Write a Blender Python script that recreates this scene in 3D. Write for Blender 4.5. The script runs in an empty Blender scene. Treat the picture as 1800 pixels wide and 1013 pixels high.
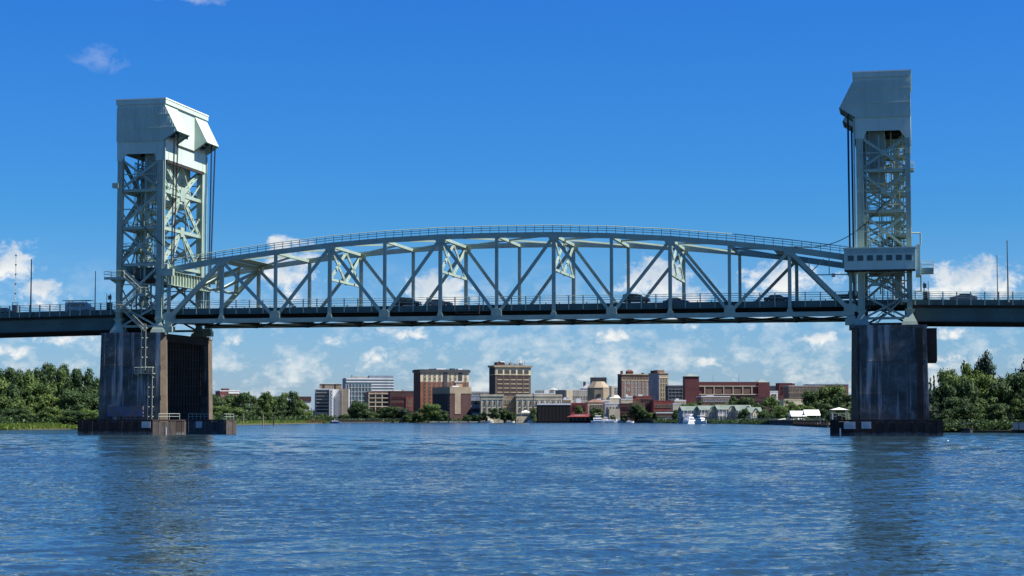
import bpy, math, random
from math import sin, cos, tan, atan, atan2, pi, radians, sqrt, floor
from mathutils import Vector, Matrix
random.seed(7)
C = bpy.context.scene.collection
scene = bpy.context.scene

# ------------------------------------------------------------------ camera
CAMX, CAMY, CAMZ = 135.43, -328.45, 3.0
YAW, PITCH, FPX = -0.2113, 0.0690, 3324.8
cd = bpy.data.cameras.new('camera'); cam = bpy.data.objects.new('camera', cd); C.objects.link(cam)
cd.sensor_width = 36; cd.lens = FPX * 36 / 1800; cd.clip_start = 0.5; cd.clip_end = 30000
fw = Vector((sin(YAW) * cos(PITCH), cos(YAW) * cos(PITCH), sin(PITCH)))
q = fw.to_track_quat('-Z', 'Y')
cam.rotation_mode = 'QUATERNION'; cam.rotation_quaternion = q
cam.location = (CAMX, CAMY, CAMZ)
scene.camera = cam

# ------------------------------------------------------------------ sky and sun
SUN_EL, SUN_AZ = radians(53), radians(-1)          # azimuth measured from +X towards +Y
w = bpy.data.worlds.new('World'); scene.world = w; w.use_nodes = True
nt = w.node_tree; N = nt.nodes; Lk = nt.links; N.clear()
def nd(t, **k):
    n = N.new(t)
    for a, b in k.items(): setattr(n, a, b)
    return n
def mth(op, a, b=None, c=None, clamp=False):
    n = N.new('ShaderNodeMath'); n.operation = op; n.use_clamp = clamp
    for i, v in enumerate((a, b, c)):
        if v is None: continue
        if isinstance(v, (int, float)): n.inputs[i].default_value = v
        else: Lk.new(v, n.inputs[i])
    return n.outputs[0]
sky = nd('ShaderNodeTexSky', sky_type='NISHITA'); sky.sun_disc = False
sky.sun_elevation = SUN_EL; sky.sun_rotation = pi / 2 - SUN_AZ
sky.air_density = 1.0; sky.dust_density = 0.3; sky.ozone_density = 2.5
tint = nd('ShaderNodeMix', data_type='RGBA', blend_type='MULTIPLY'); tint.inputs[0].default_value = 1
Lk.new(sky.outputs[0], tint.inputs[6])
tc = nd('ShaderNodeTexCoord'); sep = nd('ShaderNodeSeparateXYZ'); Lk.new(tc.outputs['Generated'], sep.inputs[0])
az = mth('ARCTAN2', sep.outputs[0], sep.outputs[1])            # from +Y clockwise
el = mth('ARCSINE', sep.outputs[2])
ramp = nd('ShaderNodeValToRGB'); ramp.color_ramp.elements[0].position = 0; ramp.color_ramp.elements[0].color = (.60, .80, 1.30, 1)
ramp.color_ramp.elements[1].position = 1; ramp.color_ramp.elements[1].color = (.16, .62, 1.35, 1)
for p_, c_ in ((.07, (.48, .78, 1.28, 1)), (.21, (.215, .67, 1.20, 1)), (.26, (.19, .65, 1.26, 1)), (.43, (.15, .62, 1.35, 1))):
    e_ = ramp.color_ramp.elements.new(p_); e_.color = c_
Lk.new(mth('MULTIPLY', el, 2.0, clamp=True), ramp.inputs[0]); Lk.new(ramp.outputs[0], tint.inputs[7])
cv = nd('ShaderNodeCombineXYZ'); Lk.new(az, cv.inputs[0]); Lk.new(el, cv.inputs[1])
def noise(scale_x, scale_y, detail, rough, off=0.0, dist=0.0):
    m = nd('ShaderNodeMapping'); m.inputs['Scale'].default_value = (scale_x, scale_y, 1); m.inputs['Location'].default_value = (off, off * .7, off)
    Lk.new(cv.outputs[0], m.inputs[0])
    n = nd('ShaderNodeTexNoise'); n.inputs['Scale'].default_value = 1; n.inputs['Detail'].default_value = detail
    n.inputs['Roughness'].default_value = rough; n.inputs['Distortion'].default_value = dist
    Lk.new(m.outputs[0], n.inputs[0]); return n.outputs[0]
edge = noise(100, 120, 8, .62, 3.1, .3)
azw = mth('ADD', az, mth('MULTIPLY_ADD', noise(42, 60, 3, .6, 21.0), .04, -.02)); elw = mth('ADD', el, mth('MULTIPLY_ADD', noise(38, 55, 3, .6, 31.0), .014, -.007))
edgeb = mth('MULTIPLY_ADD', edge, 3.0, -1.5)
# cumulus: (photo u, v, half width, half height, strength)
CLOUDS = [(505, 478, 62, 50, .95), (497, 430, 30, 22, .8), (768, 510, 58, 44, 1), (1160, 495, 55, 46, 1.05), (1205, 540, 40, 40, .8), (1385, 490, 85, 34, .9),
          (1700, 498, 100, 36, 1.05), (1640, 490, 40, 30, .7), (20, 470, 60, 42, .9), (70, 525, 55, 30, .95), 
          (1672, 594, 55, 18, .75), (705, 586, 55, 18, .65), (1062, 590, 60, 22, .7), (585, 598, 40, 20, .6), (1440, 605, 60, 26, .65),
          (670, 635, 50, 22, .6), (1235, 632, 45, 16, .6), (400, 608, 50, 20, .5), (110, 600, 70, 22, .55), (20, 622, 60, 20, .55), (1790, 560, 90, 24, .6),
          (1640, 640, 60, 24, .6), (920, 628, 45, 18, .5), (520, 640, 60, 18, .5), (1350, 570, 60, 20, .45),
          (-300, 480, 90, 40, 1), (-520, 560, 80, 30, .9), (2080, 470, 90, 40, 1), (2330, 540, 80, 30, .9), (-900, 500, 110, 42, 1), (2800, 490, 110, 42, 1)]
def puffs(dy):
    tot = None
    for (u, v, rx, ry, s) in CLOUDS:
        a0 = YAW + atan((u - 900) / FPX); e0 = PITCH - atan((v - 506.5) / FPX) * cos(atan((u - 900) / FPX)); e0 += dy
        dx = mth('MULTIPLY', mth('SUBTRACT', azw, a0), FPX / rx)
        ddy = mth('MULTIPLY', mth('SUBTRACT', elw, e0), FPX / ry)
        r2 = mth('MULTIPLY_ADD', dx, dx, mth('MULTIPLY', ddy, ddy))
        g = mth('SUBTRACT', s, mth('MULTIPLY', r2, .95))
        tot = g if tot is None else mth('MAXIMUM', tot, g)
    return tot
dens = mth('ADD', puffs(0.0), edgeb)
# low bank of small broken clouds all round the horizon
band = mth('MULTIPLY', mth('SUBTRACT', .085, el), 14, clamp=True)
bn = mth('ADD', mth('MULTIPLY', noise(38, 62, 3, .6, 11.3, .2), .5), mth('MULTIPLY', noise(95, 130, 7, .64, 5.3, .15), .5))
lowd = mth('MULTIPLY', mth('SUBTRACT', bn, .475), 7.0)
low = mth('MULTIPLY', mth('MULTIPLY', lowd, band, clamp=True), .62)
# scattered cumulus over the rest of the sky, thinning towards the zenith
mask = nd('ShaderNodeMapRange', interpolation_type='SMOOTHSTEP'); Lk.new(dens, mask.inputs[0]); mask.inputs[1].default_value = 0.0; mask.inputs[2].default_value = 1.0
def wisp(u, v, rx, ry, s):
    a0 = YAW + atan((u - 900) / FPX); e0 = PITCH - atan((v - 506.5) / FPX)
    dx = mth('MULTIPLY', mth('SUBTRACT', azw, a0), FPX / rx); dy_ = mth('MULTIPLY', mth('SUBTRACT', elw, e0), FPX / ry)
    g_ = mth('SUBTRACT', 1.0, mth('MULTIPLY_ADD', dx, dx, mth('MULTIPLY', dy_, dy_)), clamp=True)
    return mth('MULTIPLY', mth('MULTIPLY', g_, s), mth('MULTIPLY_ADD', edge, 5.0, -1.9, clamp=True))
wsp = mth('ADD', wisp(172, 116, 46, 26, .15), wisp(318, 2, 60, 14, .3))
mx = mth('MAXIMUM', mth('MAXIMUM', mth('MULTIPLY', mask.outputs[0], .96), low), wsp, clamp=True)
shade = nd('ShaderNodeMapRange'); Lk.new(mth('ADD', puffs(0.006), noise(95, 110, 6, .62, 3.4, .3)), shade.inputs[0])
shade.inputs[1].default_value = 0.5; shade.inputs[2].default_value = 1.5
ccol = nd('ShaderNodeMix', data_type='RGBA'); Lk.new(shade.outputs[0], ccol.inputs[0])
ccol.inputs[6].default_value = (9.6, 9.6, 9.3, 1); ccol.inputs[7].default_value = (6.2, 7.0, 7.9, 1)
smix = nd('ShaderNodeMix', data_type='RGBA'); Lk.new(mx, smix.inputs[0]); Lk.new(tint.outputs[2], smix.inputs[6]); Lk.new(ccol.outputs[2], smix.inputs[7])
bg = nd('ShaderNodeBackground'); bg.inputs[1].default_value = 0.05; Lk.new(smix.outputs[2], bg.inputs[0])
wo = nd('ShaderNodeOutputWorld'); Lk.new(bg.outputs[0], wo.inputs[0])

sl = bpy.data.lights.new('sun', 'SUN'); sl.energy = 5.0; sl.angle = radians(.5); sl.color = (1, .95, .86)
so = bpy.data.objects.new('sun', sl); C.objects.link(so); so.location = (0, 0, 300)
sd = Vector((cos(SUN_EL) * cos(SUN_AZ), cos(SUN_EL) * sin(SUN_AZ), sin(SUN_EL)))
so.rotation_mode = 'QUATERNION'; so.rotation_quaternion = sd.to_track_quat('Z', 'Y')
vs = scene.view_settings; vs.view_transform = 'Standard'; vs.look = 'None'; vs.exposure = 1.0; vs.gamma = 1; vs.use_curve_mapping = False
scene.cycles.max_bounces = 6; scene.cycles.glossy_bounces = 3; scene.cycles.transparent_max_bounces = 8

# ------------------------------------------------------------------ helpers
def G(u, d):
    """ground point seen at photo column u, d metres ahead of the camera"""
    lat = (u - 900) / FPX * d * cos(PITCH)
    return (CAMX + sin(YAW) * d + cos(YAW) * lat, CAMY + cos(YAW) * d - sin(YAW) * lat)
def H(v, d): return CAMZ + d * tan(PITCH - atan((v - 506.5) / FPX))
def PXM(d): return d / FPX     # metres per photo pixel

class MB:
    def __init__(s): s.v = []; s.f = []; s.m = []
    def face(s, pts, m=0):
        b = len(s.v); s.v += [tuple(p) for p in pts]; s.f.append(tuple(range(b, b + len(pts)))); s.m.append(m)
    def hexa(s, P, m=0):
        b = len(s.v); s.v += [tuple(p) for p in P]
        for q in ((0, 3, 2, 1), (4, 5, 6, 7), (0, 1, 5, 4), (1, 2, 6, 5), (2, 3, 7, 6), (3, 0, 4, 7)):
            s.f.append(tuple(b + i for i in q)); s.m.append(m)
        return s
    def box(s, x0, x1, y0, y1, z0, z1, m=0):
        x0, x1 = min(x0, x1), max(x0, x1); y0, y1 = min(y0, y1), max(y0, y1); z0, z1 = min(z0, z1), max(z0, z1)
        return s.hexa([(x0, y0, z0), (x1, y0, z0), (x1, y1, z0), (x0, y1, z0), (x0, y0, z1), (x1, y0, z1), (x1, y1, z1), (x0, y1, z1)], m)
    def beam(s, a, b, w, h, up=(0, 0, 1), m=0):
        a = Vector(a); b = Vector(b); d = (b - a)
        if d.length < 1e-6: return s
        d.normalize(); up = Vector(up)
        if abs(d.dot(up)) > .98: up = Vector((1, 0, 0)) if abs(d.x) < .9 else Vector((0, 1, 0))
        r = d.cross(up).normalized(); u = r.cross(d).normalized(); r *= w / 2; u *= h / 2
        return s.hexa([a - r - u, a + r - u, b + r - u, b - r - u, a - r + u, a + r + u, b + r + u, b - r + u], m)
    def tube(s, a, b, r, n=6, r2=None, m=0):
        a = Vector(a); b = Vector(b); d = (b - a).normalized(); r2 = r if r2 is None else r2
        t = Vector((0, 0, 1)) if abs(d.z) < .9 else Vector((1, 0, 0)); p = d.cross(t).normalized(); q = d.cross(p)
        k = len(s.v)
        for c, rr in ((a, r), (b, r2)):
            for i in range(n):
                an = 2 * pi * i / n; s.v.append(tuple(c + p * cos(an) * rr + q * sin(an) * rr))
        for i in range(n):
            j = (i + 1) % n; s.f.append((k + i, k + j, k + n + j, k + n + i)); s.m.append(m)
        s.f.append(tuple(k + i for i in range(n - 1, -1, -1))); s.m.append(m)
        s.f.append(tuple(k + n + i for i in range(n))); s.m.append(m); return s
    def prism_y(s, prof, y0, y1, m=0):      # profile in x,z extruded along y
        k = len(s.v); n = len(prof)
        s.v += [(x, y0, z) for x, z in prof] + [(x, y1, z) for x, z in prof]
        for i in range(n):
            j = (i + 1) % n; s.f.append((k + i, k + j, k + n + j, k + n + i)); s.m.append(m)
        s.f.append(tuple(k + i for i in range(n - 1, -1, -1))); s.m.append(m)
        s.f.append(tuple(k + n + i for i in range(n))); s.m.append(m); return s
    def prism_x(s, prof, x0, x1, m=0):      # profile in y,z extruded along x
        k = len(s.v); n = len(prof)
        s.v += [(x0, y, z) for y, z in prof] + [(x1, y, z) for y, z in prof]
        for i in range(n):
            j = (i + 1) % n; s.f.append((k + i, k + j, k + n + j, k + n + i)); s.m.append(m)
        s.f.append(tuple(k + i for i in range(n - 1, -1, -1))); s.m.append(m)
        s.f.append(tuple(k + n + i for i in range(n))); s.m.append(m); return s
    def prism_z(s, prof, z0, z1, m=0, mtop=None):
        k = len(s.v); n = len(prof)
        s.v += [(x, y, z0) for x, y in prof] + [(x, y, z1) for x, y in prof]
        for i in range(n):
            j = (i + 1) % n; s.f.append((k + i, k + j, k + n + j, k + n + i)); s.m.append(m)
        s.f.append(tuple(k + i for i in range(n - 1, -1, -1))); s.m.append(m)
        s.f.append(tuple(k + n + i for i in range(n))); s.m.append(m if mtop is None else mtop); return s
    def perf(s, a, b, w, t, up, step=None, m=0):   # perforated plate member: two strips and battens
        a = Vector(a); b = Vector(b); d = (b - a); L = d.length; d.normalize()
        r = d.cross(Vector(up)).normalized(); step = step or w * 1.6
        for sg in (-1, 1):
            o = r * (w * .34 * sg); s.beam(a + o, b + o, w * .32, t, up, m)
        n = max(2, int(L / step))
        for i in range(n + 1):
            c = a + d * (L * i / n); s.beam(c - d * step * .28, c + d * step * .28, w * .38, t * .9, up, m)
        return s
    def mesh(s, name, mats):
        me = bpy.data.meshes.new(name); me.from_pydata(s.v, [], s.f)
        for x in (mats if isinstance(mats, (list, tuple)) else [mats]): me.materials.append(x)
        if any(s.m): me.polygons.foreach_set('material_index', s.m)
        me.update(); return me
    def build(s, name, mats, parent=None, world=True, stuff=False):
        if world and parent is not None:
            l = parent.location; s.v = [(x - l[0], y - l[1], z - l[2]) for x, y, z in s.v]
        o = bpy.data.objects.new(name, s.mesh(name, mats)); C.objects.link(o)
        if parent is not None: o.parent = parent
        if stuff: o['kind'] = 'stuff'
        return o
def place(me, name, parent, loc, rz=0):
    o = bpy.data.objects.new(name, me); C.objects.link(o); o.parent = parent; o.location = loc
    if rz: o.rotation_euler = (0, 0, rz)
    return o
def tag(o, label, cat, group=None):
    o['label'] = label; o['category'] = cat
    if group: o['group'] = group
    return o
def thing(name, label, cat, loc, rz=0, group=None):
    o = bpy.data.objects.new(name, None); C.objects.link(o); o.location = loc; o.rotation_euler = (0, 0, rz)
    o.empty_display_size = .5
    return tag(o, label, cat, group)
def structure(o): o['kind'] = 'structure'; return o
def copy_thing(o, loc, rz, label, scale=None):
    r = o.copy(); C.objects.link(r); r.location = loc; r.rotation_euler = (0, 0, rz); r['label'] = label
    if scale: r.scale = scale
    for ch in list(o.children):
        c = ch.copy(); C.objects.link(c); c.parent = r
        for g in ch.children:
            d = g.copy(); C.objects.link(d); d.parent = c
    return r

# ------------------------------------------------------------------ materials
def mat(name, col, rough=.6, var=.25, scale=.5, bump=0, spec=.4, col2=None, thr=None, stretch=(1, 1, 1), metallic=0, streak=None, spots=None, tide=None):
    m = bpy.data.materials.new(name); m.use_nodes = True; t = m.node_tree; B = t.nodes['Principled BSDF']
    B.inputs['Roughness'].default_value = rough; B.inputs['Specular IOR Level'].default_value = spec; B.inputs['Metallic'].default_value = metallic
    g = t.nodes.new('ShaderNodeNewGeometry'); mp = t.nodes.new('ShaderNodeMapping'); mp.inputs['Scale'].default_value = stretch
    t.links.new(g.outputs['Position'], mp.inputs[0])
    n = t.nodes.new('ShaderNodeTexNoise'); n.inputs['Scale'].default_value = scale; n.inputs['Detail'].default_value = 6; n.inputs['Roughness'].default_value = .6
    t.links.new(mp.outputs[0], n.inputs[0])
    r = t.nodes.new('ShaderNodeValToRGB'); e = r.color_ramp.elements
    c2 = col2 or tuple(c * (1 - var) for c in col)
    e[0].position, e[1].position = thr or (.35, .65); e[0].color = (*c2, 1); e[1].color = (*col, 1)
    t.links.new(n.outputs[0], r.inputs[0]); out = r.outputs[0]
    if streak:
        scol, amt, sc, lo, hi = streak
        m2 = t.nodes.new('ShaderNodeMapping'); m2.inputs['Scale'].default_value = (sc, sc, sc * .06); t.links.new(g.outputs['Position'], m2.inputs[0])
        n2 = t.nodes.new('ShaderNodeTexNoise'); n2.inputs['Scale'].default_value = 1; n2.inputs['Detail'].default_value = 5; n2.inputs['Roughness'].default_value = .65; t.links.new(m2.outputs[0], n2.inputs[0])
        rr = t.nodes.new('ShaderNodeMapRange'); rr.inputs[1].default_value = lo; rr.inputs[2].default_value = hi; rr.inputs[4].default_value = amt; t.links.new(n2.outputs[0], rr.inputs[0])
        mm = t.nodes.new('ShaderNodeMix'); mm.data_type = 'RGBA'; t.links.new(rr.outputs[0], mm.inputs[0]); t.links.new(out, mm.inputs[6]); mm.inputs[7].default_value = (*scol, 1); out = mm.outputs[2]
    if spots:
        scol, amt, sc, lo, hi = spots
        n3 = t.nodes.new('ShaderNodeTexNoise'); n3.inputs['Scale'].default_value = sc; n3.inputs['Detail'].default_value = 8; n3.inputs['Roughness'].default_value = .72; t.links.new(g.outputs['Position'], n3.inputs[0])
        rr = t.nodes.new('ShaderNodeMapRange'); rr.inputs[1].default_value = lo; rr.inputs[2].default_value = hi; rr.inputs[4].default_value = amt; t.links.new(n3.outputs[0], rr.inputs[0])
        mm = t.nodes.new('ShaderNodeMix'); mm.data_type = 'RGBA'; t.links.new(rr.outputs[0], mm.inputs[0]); t.links.new(out, mm.inputs[6]); mm.inputs[7].default_value = (*scol, 1); out = mm.outputs[2]
    if tide:
        sx = t.nodes.new('ShaderNodeSeparateXYZ'); t.links.new(g.outputs['Position'], sx.inputs[0])
        a1 = t.nodes.new('ShaderNodeMath'); a1.operation = 'MULTIPLY_ADD'; t.links.new(n.outputs[0], a1.inputs[0]); a1.inputs[1].default_value = 1.6; t.links.new(sx.outputs[2], a1.inputs[2])
        rr = t.nodes.new('ShaderNodeMapRange'); rr.inputs[1].default_value = 1.55; rr.inputs[2].default_value = 1.2; rr.inputs[4].default_value = .75; t.links.new(a1.outputs[0], rr.inputs[0])
        mm = t.nodes.new('ShaderNodeMix'); mm.data_type = 'RGBA'; t.links.new(rr.outputs[0], mm.inputs[0]); t.links.new(out, mm.inputs[6]); mm.inputs[7].default_value = (*tide, 1); out = mm.outputs[2]
    t.links.new(out, B.inputs['Base Color'])
    if bump:
        b = t.nodes.new('ShaderNodeBump'); b.inputs['Strength'].default_value = bump; b.inputs['Distance'].default_value = .1
        t.links.new(n.outputs[0], b.inputs['Height']); t.links.new(b.outputs[0], B.inputs['Normal'])
    return m
M = {}
M['paint'] = mat('mint_paint', (.33, .42, .345), .45, .22, .35, spots=((.20, .11, .06), .8, .7, .63, .70), streak=((.30, .33, .27), .6, .6, .52, .72))
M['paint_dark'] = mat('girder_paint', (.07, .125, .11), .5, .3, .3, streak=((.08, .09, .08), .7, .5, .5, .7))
M['under'] = mat('dark_steel', (.035, .03, .028), .8, .4, .5)  # one dark steel colour for undersides, floors and small fittings
M['sheet'] = mat('ribbed_sheet', (.50, .60, .51), .5, .14, .25, streak=((.36, .42, .35), .6, .7, .5, .7))
M['roof_sheet'] = mat('flat_sheet', (.50, .60, .51), .5, .12, .25, streak=((.34, .38, .31), .6, .7, .52, .72), spots=((.26, .17, .1), .6, 1.1, .66, .72))
M['rope'] = mat('greased_rope', (.035, .022, .02), .5, .3, 2)
M['counter'] = mat('counterweight_concrete', (.36, .45, .40), .7, .2, .4, streak=((.2, .24, .22), .5, .7, .5, .7))
M['asphalt'] = mat('asphalt', (.06, .06, .06), .9, .2, 1)
M['glass'] = mat('dark_glass', (.02, .03, .04), .08, .3, .5, spec=.6)
M['white'] = mat('white_paint', (.8, .8, .78), .5, .08, 1)
M['white_dull'] = mat('worn_white', (.52, .52, .5), .7, .2, 1)
M['lamp_metal'] = mat('lamp_metal', (.10, .12, .12), .4, .15, .5)
M['stair'] = mat('galvanised_stair', (.28, .33, .29), .5, .2, 1)
# ------------------------------------------------------------------ water and land
def water_mat():
    m = bpy.data.materials.new('river_water'); m.use_nodes = True; t = m.node_tree; B = t.nodes['Principled BSDF']
    B.inputs['Base Color'].default_value = (.018, .038, .050, 1); B.inputs['IOR'].default_value = 1.33
    B.inputs['Specular IOR Level'].default_value = .5
    g = t.nodes.new('ShaderNodeNewGeometry')
    def nz(sx, sy, rot, det, rough=.55, dist=0):
        mp = t.nodes.new('ShaderNodeMapping'); mp.inputs['Scale'].default_value = (sx, sy, 1); mp.inputs['Rotation'].default_value = (0, 0, rot)
        t.links.new(g.outputs['Position'], mp.inputs[0])
        n = t.nodes.new('ShaderNodeTexNoise'); n.inputs['Scale'].default_value = 1; n.inputs['Detail'].default_value = det; n.inputs['Roughness'].default_value = rough; n.inputs['Distortion'].default_value = dist
        t.links.new(mp.outputs[0], n.inputs[0]); return n.outputs[0]
    def mt(op, a, b, c=None):
        n = t.nodes.new('ShaderNodeMath'); n.operation = op
        for i, x in enumerate((a, b, c)):
            if x is None: continue
            if isinstance(x, (int, float)): n.inputs[i].default_value = x
            else: t.links.new(x, n.inputs[i])
        return n.outputs[0]
    gust = mt('MULTIPLY_ADD', nz(.006, .020, .1, 5, .6, .4), .5, mt('MULTIPLY', nz(.035, .06, .1, 4, .6, .3), .5))       # wind patches
    gr = t.nodes.new('ShaderNodeMapRange'); gr.inputs[1].default_value = .42; gr.inputs[2].default_value = .56; gr.inputs[3].default_value = .35; gr.inputs[4].default_value = 1.2
    t.links.new(gust, gr.inputs[0])
    def slope(sx, sy, rot, det, amp, rough=.5, dist=0):      # two noise channels used as wave slopes in x and y
        mp = t.nodes.new('ShaderNodeMapping'); mp.inputs['Scale'].default_value = (sx, sy, 1); mp.inputs['Rotation'].default_value = (0, 0, rot)
        t.links.new(g.outputs['Position'], mp.inputs[0])
        n = t.nodes.new('ShaderNodeTexNoise'); n.inputs['Scale'].default_value = 1; n.inputs['Detail'].default_value = det; n.inputs['Roughness'].default_value = rough; n.inputs['Distortion'].default_value = dist
        t.links.new(mp.outputs[0], n.inputs[0])
        v = t.nodes.new('ShaderNodeVectorMath'); v.operation = 'SUBTRACT'; t.links.new(n.outputs['Color'], v.inputs[0]); v.inputs[1].default_value = (.5, .5, .5)
        v2 = t.nodes.new('ShaderNodeVectorMath'); v2.operation = 'MULTIPLY'; t.links.new(v.outputs[0], v2.inputs[0]); v2.inputs[1].default_value = (amp, amp, 0)
        return v2.outputs[0]
    def vadd(a, b):
        v = t.nodes.new('ShaderNodeVectorMath'); v.operation = 'ADD'; t.links.new(a, v.inputs[0])
        if isinstance(b, tuple): v.inputs[1].default_value = b
        else: t.links.new(b, v.inputs[1])
        return v.outputs[0]
    at = t.nodes.new('ShaderNodeAttribute'); at.attribute_name = 'wave'
    inv = mt('SUBTRACT', 1.0, at.outputs['Fac'])
    big_ = t.nodes.new('ShaderNodeVectorMath'); big_.operation = 'SCALE'; t.links.new(vadd(slope(1.15, 2.1, -.12, 3, 1.4, .5, .6), slope(.2, .5, .3, 1, .3)), big_.inputs[0]); t.links.new(inv, big_.inputs['Scale'])
    s_ = vadd(big_.outputs[0], slope(4.6, 7.6, .2, 2, .8))
    sc = t.nodes.new('ShaderNodeVectorMath'); sc.operation = 'SCALE'; t.links.new(s_, sc.inputs[0]); t.links.new(gr.outputs[0], sc.inputs['Scale'])
    nn = t.nodes.new('ShaderNodeVectorMath'); nn.operation = 'NORMALIZE'; t.links.new(vadd(sc.outputs[0], g.outputs['Normal']), nn.inputs[0])
    t.links.new(nn.outputs[0], B.inputs['Normal'])
    t.links.new(mt('MULTIPLY_ADD', at.outputs['Fac'], -.08, .14), B.inputs['Roughness'])
    return m
M['water'] = water_mat()
mb = MB(); mb.box(-9000, 9000, -1500, 9000, -4, 0)
structure(mb.build('water', M['water']))
# the wind waves of the near river are modelled as a real surface that dies out into the flat sheet
import numpy as np
WAVE_SLOPE = .086
def wave_surface():
    rs = np.random.RandomState(3); nc = 500
    dd = list(np.arange(26, 150, .165))
    while dd[-1] < 520: dd.append(dd[-1] * 1.0042 if dd[-1] * .0042 > .165 else dd[-1] + .165 + (dd[-1] - 150) * .005)
    dd = np.array(dd); nr = len(dd); sp = np.gradient(dd)[:, None]; d = dd[:, None]; a = np.linspace(-.36, .36, nc)[None, :]
    X = CAMX + sin(YAW) * d + cos(YAW) * d * np.tan(a); Y = CAMY + cos(YAW) * d - sin(YAW) * d * np.tan(a)
    sm = lambda t: np.clip(t, 0, 1) ** 2 * (3 - 2 * np.clip(t, 0, 1))
    h = np.zeros_like(X); tot = np.zeros_like(d)
    for i in range(58):
        lam = .46 * (14.0 ** (((i + rs.rand()) / 58) ** 1.3)); k = 2 * pi / lam; th = -1.15 + rs.randn() * .6
        wt = sm((lam / sp - 2.2) / 2.0) * (1 if lam < 3 else sm((sp * 10 - lam) / 2 + 1) * .85 + .15)
        ph = k * (cos(th) * X + sin(th) * Y) + rs.rand() * 6.28
        h += wt / k * (np.sin(ph) + .18 * np.cos(2 * ph)); tot += wt ** 2 / 2
    h *= WAVE_SLOPE / np.sqrt(np.maximum(tot, 2.0))
    pat = .9 + .3 * np.sin(.11 * X + .07 * Y + 1) * np.sin(.16 * Y - .05 * X) + .2 * np.sin(.31 * X + .2 * Y)
    tp = sm((520 - d) / 300) * sm((d - 26) / 3) * sm((.36 - np.abs(a)) / .03)
    Z = tp * np.clip(.10 + h * pat, -.1, .38) + .004
    co = np.stack([X, Y, Z], -1).reshape(-1, 3).astype(np.float32)
    idx = (np.arange(nr - 1)[:, None] * nc + np.arange(nc - 1)[None, :]).reshape(-1)
    f = np.stack([idx, idx + 1, idx + nc + 1, idx + nc], -1).reshape(-1).astype(np.int32); n = len(idx)
    me = bpy.data.meshes.new('water'); me.vertices.add(nr * nc); me.vertices.foreach_set('co', co.reshape(-1))
    me.loops.add(4 * n); me.loops.foreach_set('vertex_index', f); me.polygons.add(n)
    me.polygons.foreach_set('loop_start', np.arange(0, 4 * n, 4, dtype=np.int32)); me.polygons.foreach_set('loop_total', np.full(n, 4, np.int32))
    me.polygons.foreach_set('use_smooth', np.ones(n, bool)); me.update(calc_edges=True)
    at = me.attributes.new('wave', 'FLOAT', 'POINT'); at.data.foreach_set('value', tp.repeat(1, 1).reshape(-1).astype(np.float32))
    me.materials.append(M['water']); o = bpy.data.objects.new('water', me); C.objects.link(o); return structure(o)
wave_surface()

def ground_mat():
    return mat('riverbank_soil', (.07, .085, .035), .95, .3, .05, col2=(.09, .075, .05))
M['ground'] = ground_mat()
shore = [(-2600, 430), (-600, 455), (0, 500), (130, 545), (250, 640), (400, 860), (500, 1010), (566, 1190), (590, 1400), (850, 1440), (1100, 1400), (1300, 1120), (1385, 930), (1450, 720), (1540, 560), (1630, 440), (1700, 408), (1800, 398), (2400, 380), (4200, 380)]
front = [G(u, d) for u, d in shore]
back = [G(5200, 7000), G(-3600, 7000)]
mb = MB(); mb.prism_z([*front, *back], -2.5, .55)
structure(mb.build('ground', M['ground']))

# ------------------------------------------------------------------ lift span
P = 10.363; NP = 12; LX = P * NP; W = 19.78
ZB = 20.96
HB = {0: 30.0, 1: 31.7, 2: 32.95, 3: 34.0, 4: 34.7, 5: 35.12, 6: 35.2}
def ht(k): return HB[min(k, 12 - k)]
ZT = [ht(k) + .5 for k in range(13)]         # centre line of the top chord
DECK = 23.15
span = thing('lift_span', 'arched pale green steel truss span between the two lift towers', 'bridge span', (LX / 2, W / 2, 20))
pt = M['paint']
for y in (0, W):
    out = -1 if y == 0 else 1
    for k in range(NP):
        MB().beam((k * P + (-.6 if k == 0 else 0), y, ZB), ((k + 1) * P + (.6 if k == 11 else 0), y, ZB), .7, .8).build('bottom_chord', pt, span)
        MB().beam((k * P, y, ZT[k]), ((k + 1) * P, y, ZT[k + 1]), .7, .9 if 0 < k < 11 else 1.05).build('top_chord', pt, span)
    for k in range(13):
        a = (k * P, y, ZB + .45); b = (k * P, y, ZT[k] - .4)
        ww = .55 if k in (0, 12) else (.6 if k % 2 else .52)
        MB().beam(a, b, ww, .62, (0, 1, 0)).build('vertical', pt, span)
        g = MB()
        if k % 2 == 0:
            hw = .95 if k not in (0, 12) else 1.2
            g.prism_y([(k * P - hw, ZB + .3), (k * P + hw, ZB + .3), (k * P + hw * .95, ZB + 1.25), (k * P + .55, ZB + 1.7), (k * P - .55, ZB + 1.7), (k * P - hw * .95, ZB + 1.25)], y - .42, y + .42)
        else:
            z = ZT[k]
            g.prism_y([(k * P - 1.05, z + .1), (k * P + 1.05, z + .1), (k * P + .85, z - .7), (k * P + .38, z - 1.1), (k * P - .38, z - 1.1), (k * P - .85, z - .7)], y - .43, y + .43)
            g.build('gusset_plate', pt, span); g = MB()
            g.prism_y([(k * P - .6, ZB + .3), (k * P + .6, ZB + .3), (k * P + .38, ZB + .95), (k * P - .38, ZB + .95)], y - .41, y + .41)
        g.build('gusset_plate', pt, span)
    for k in range(1, 12, 2):
        for j in (k - 1, k + 1):
            end = j in (0, 12)
            top = Vector((k * P, y, ZT[k] - .3)); bot = Vector((j * P, y, ZB + .4)); d = (bot - top).normalized()
            ob = MB().beam(top + d * .5, bot - d * .6, .54 if not end else .78, .5 if not end else .9, (0, 1, 0)).build('diagonal' if not end else 'end_post', pt, span)
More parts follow.
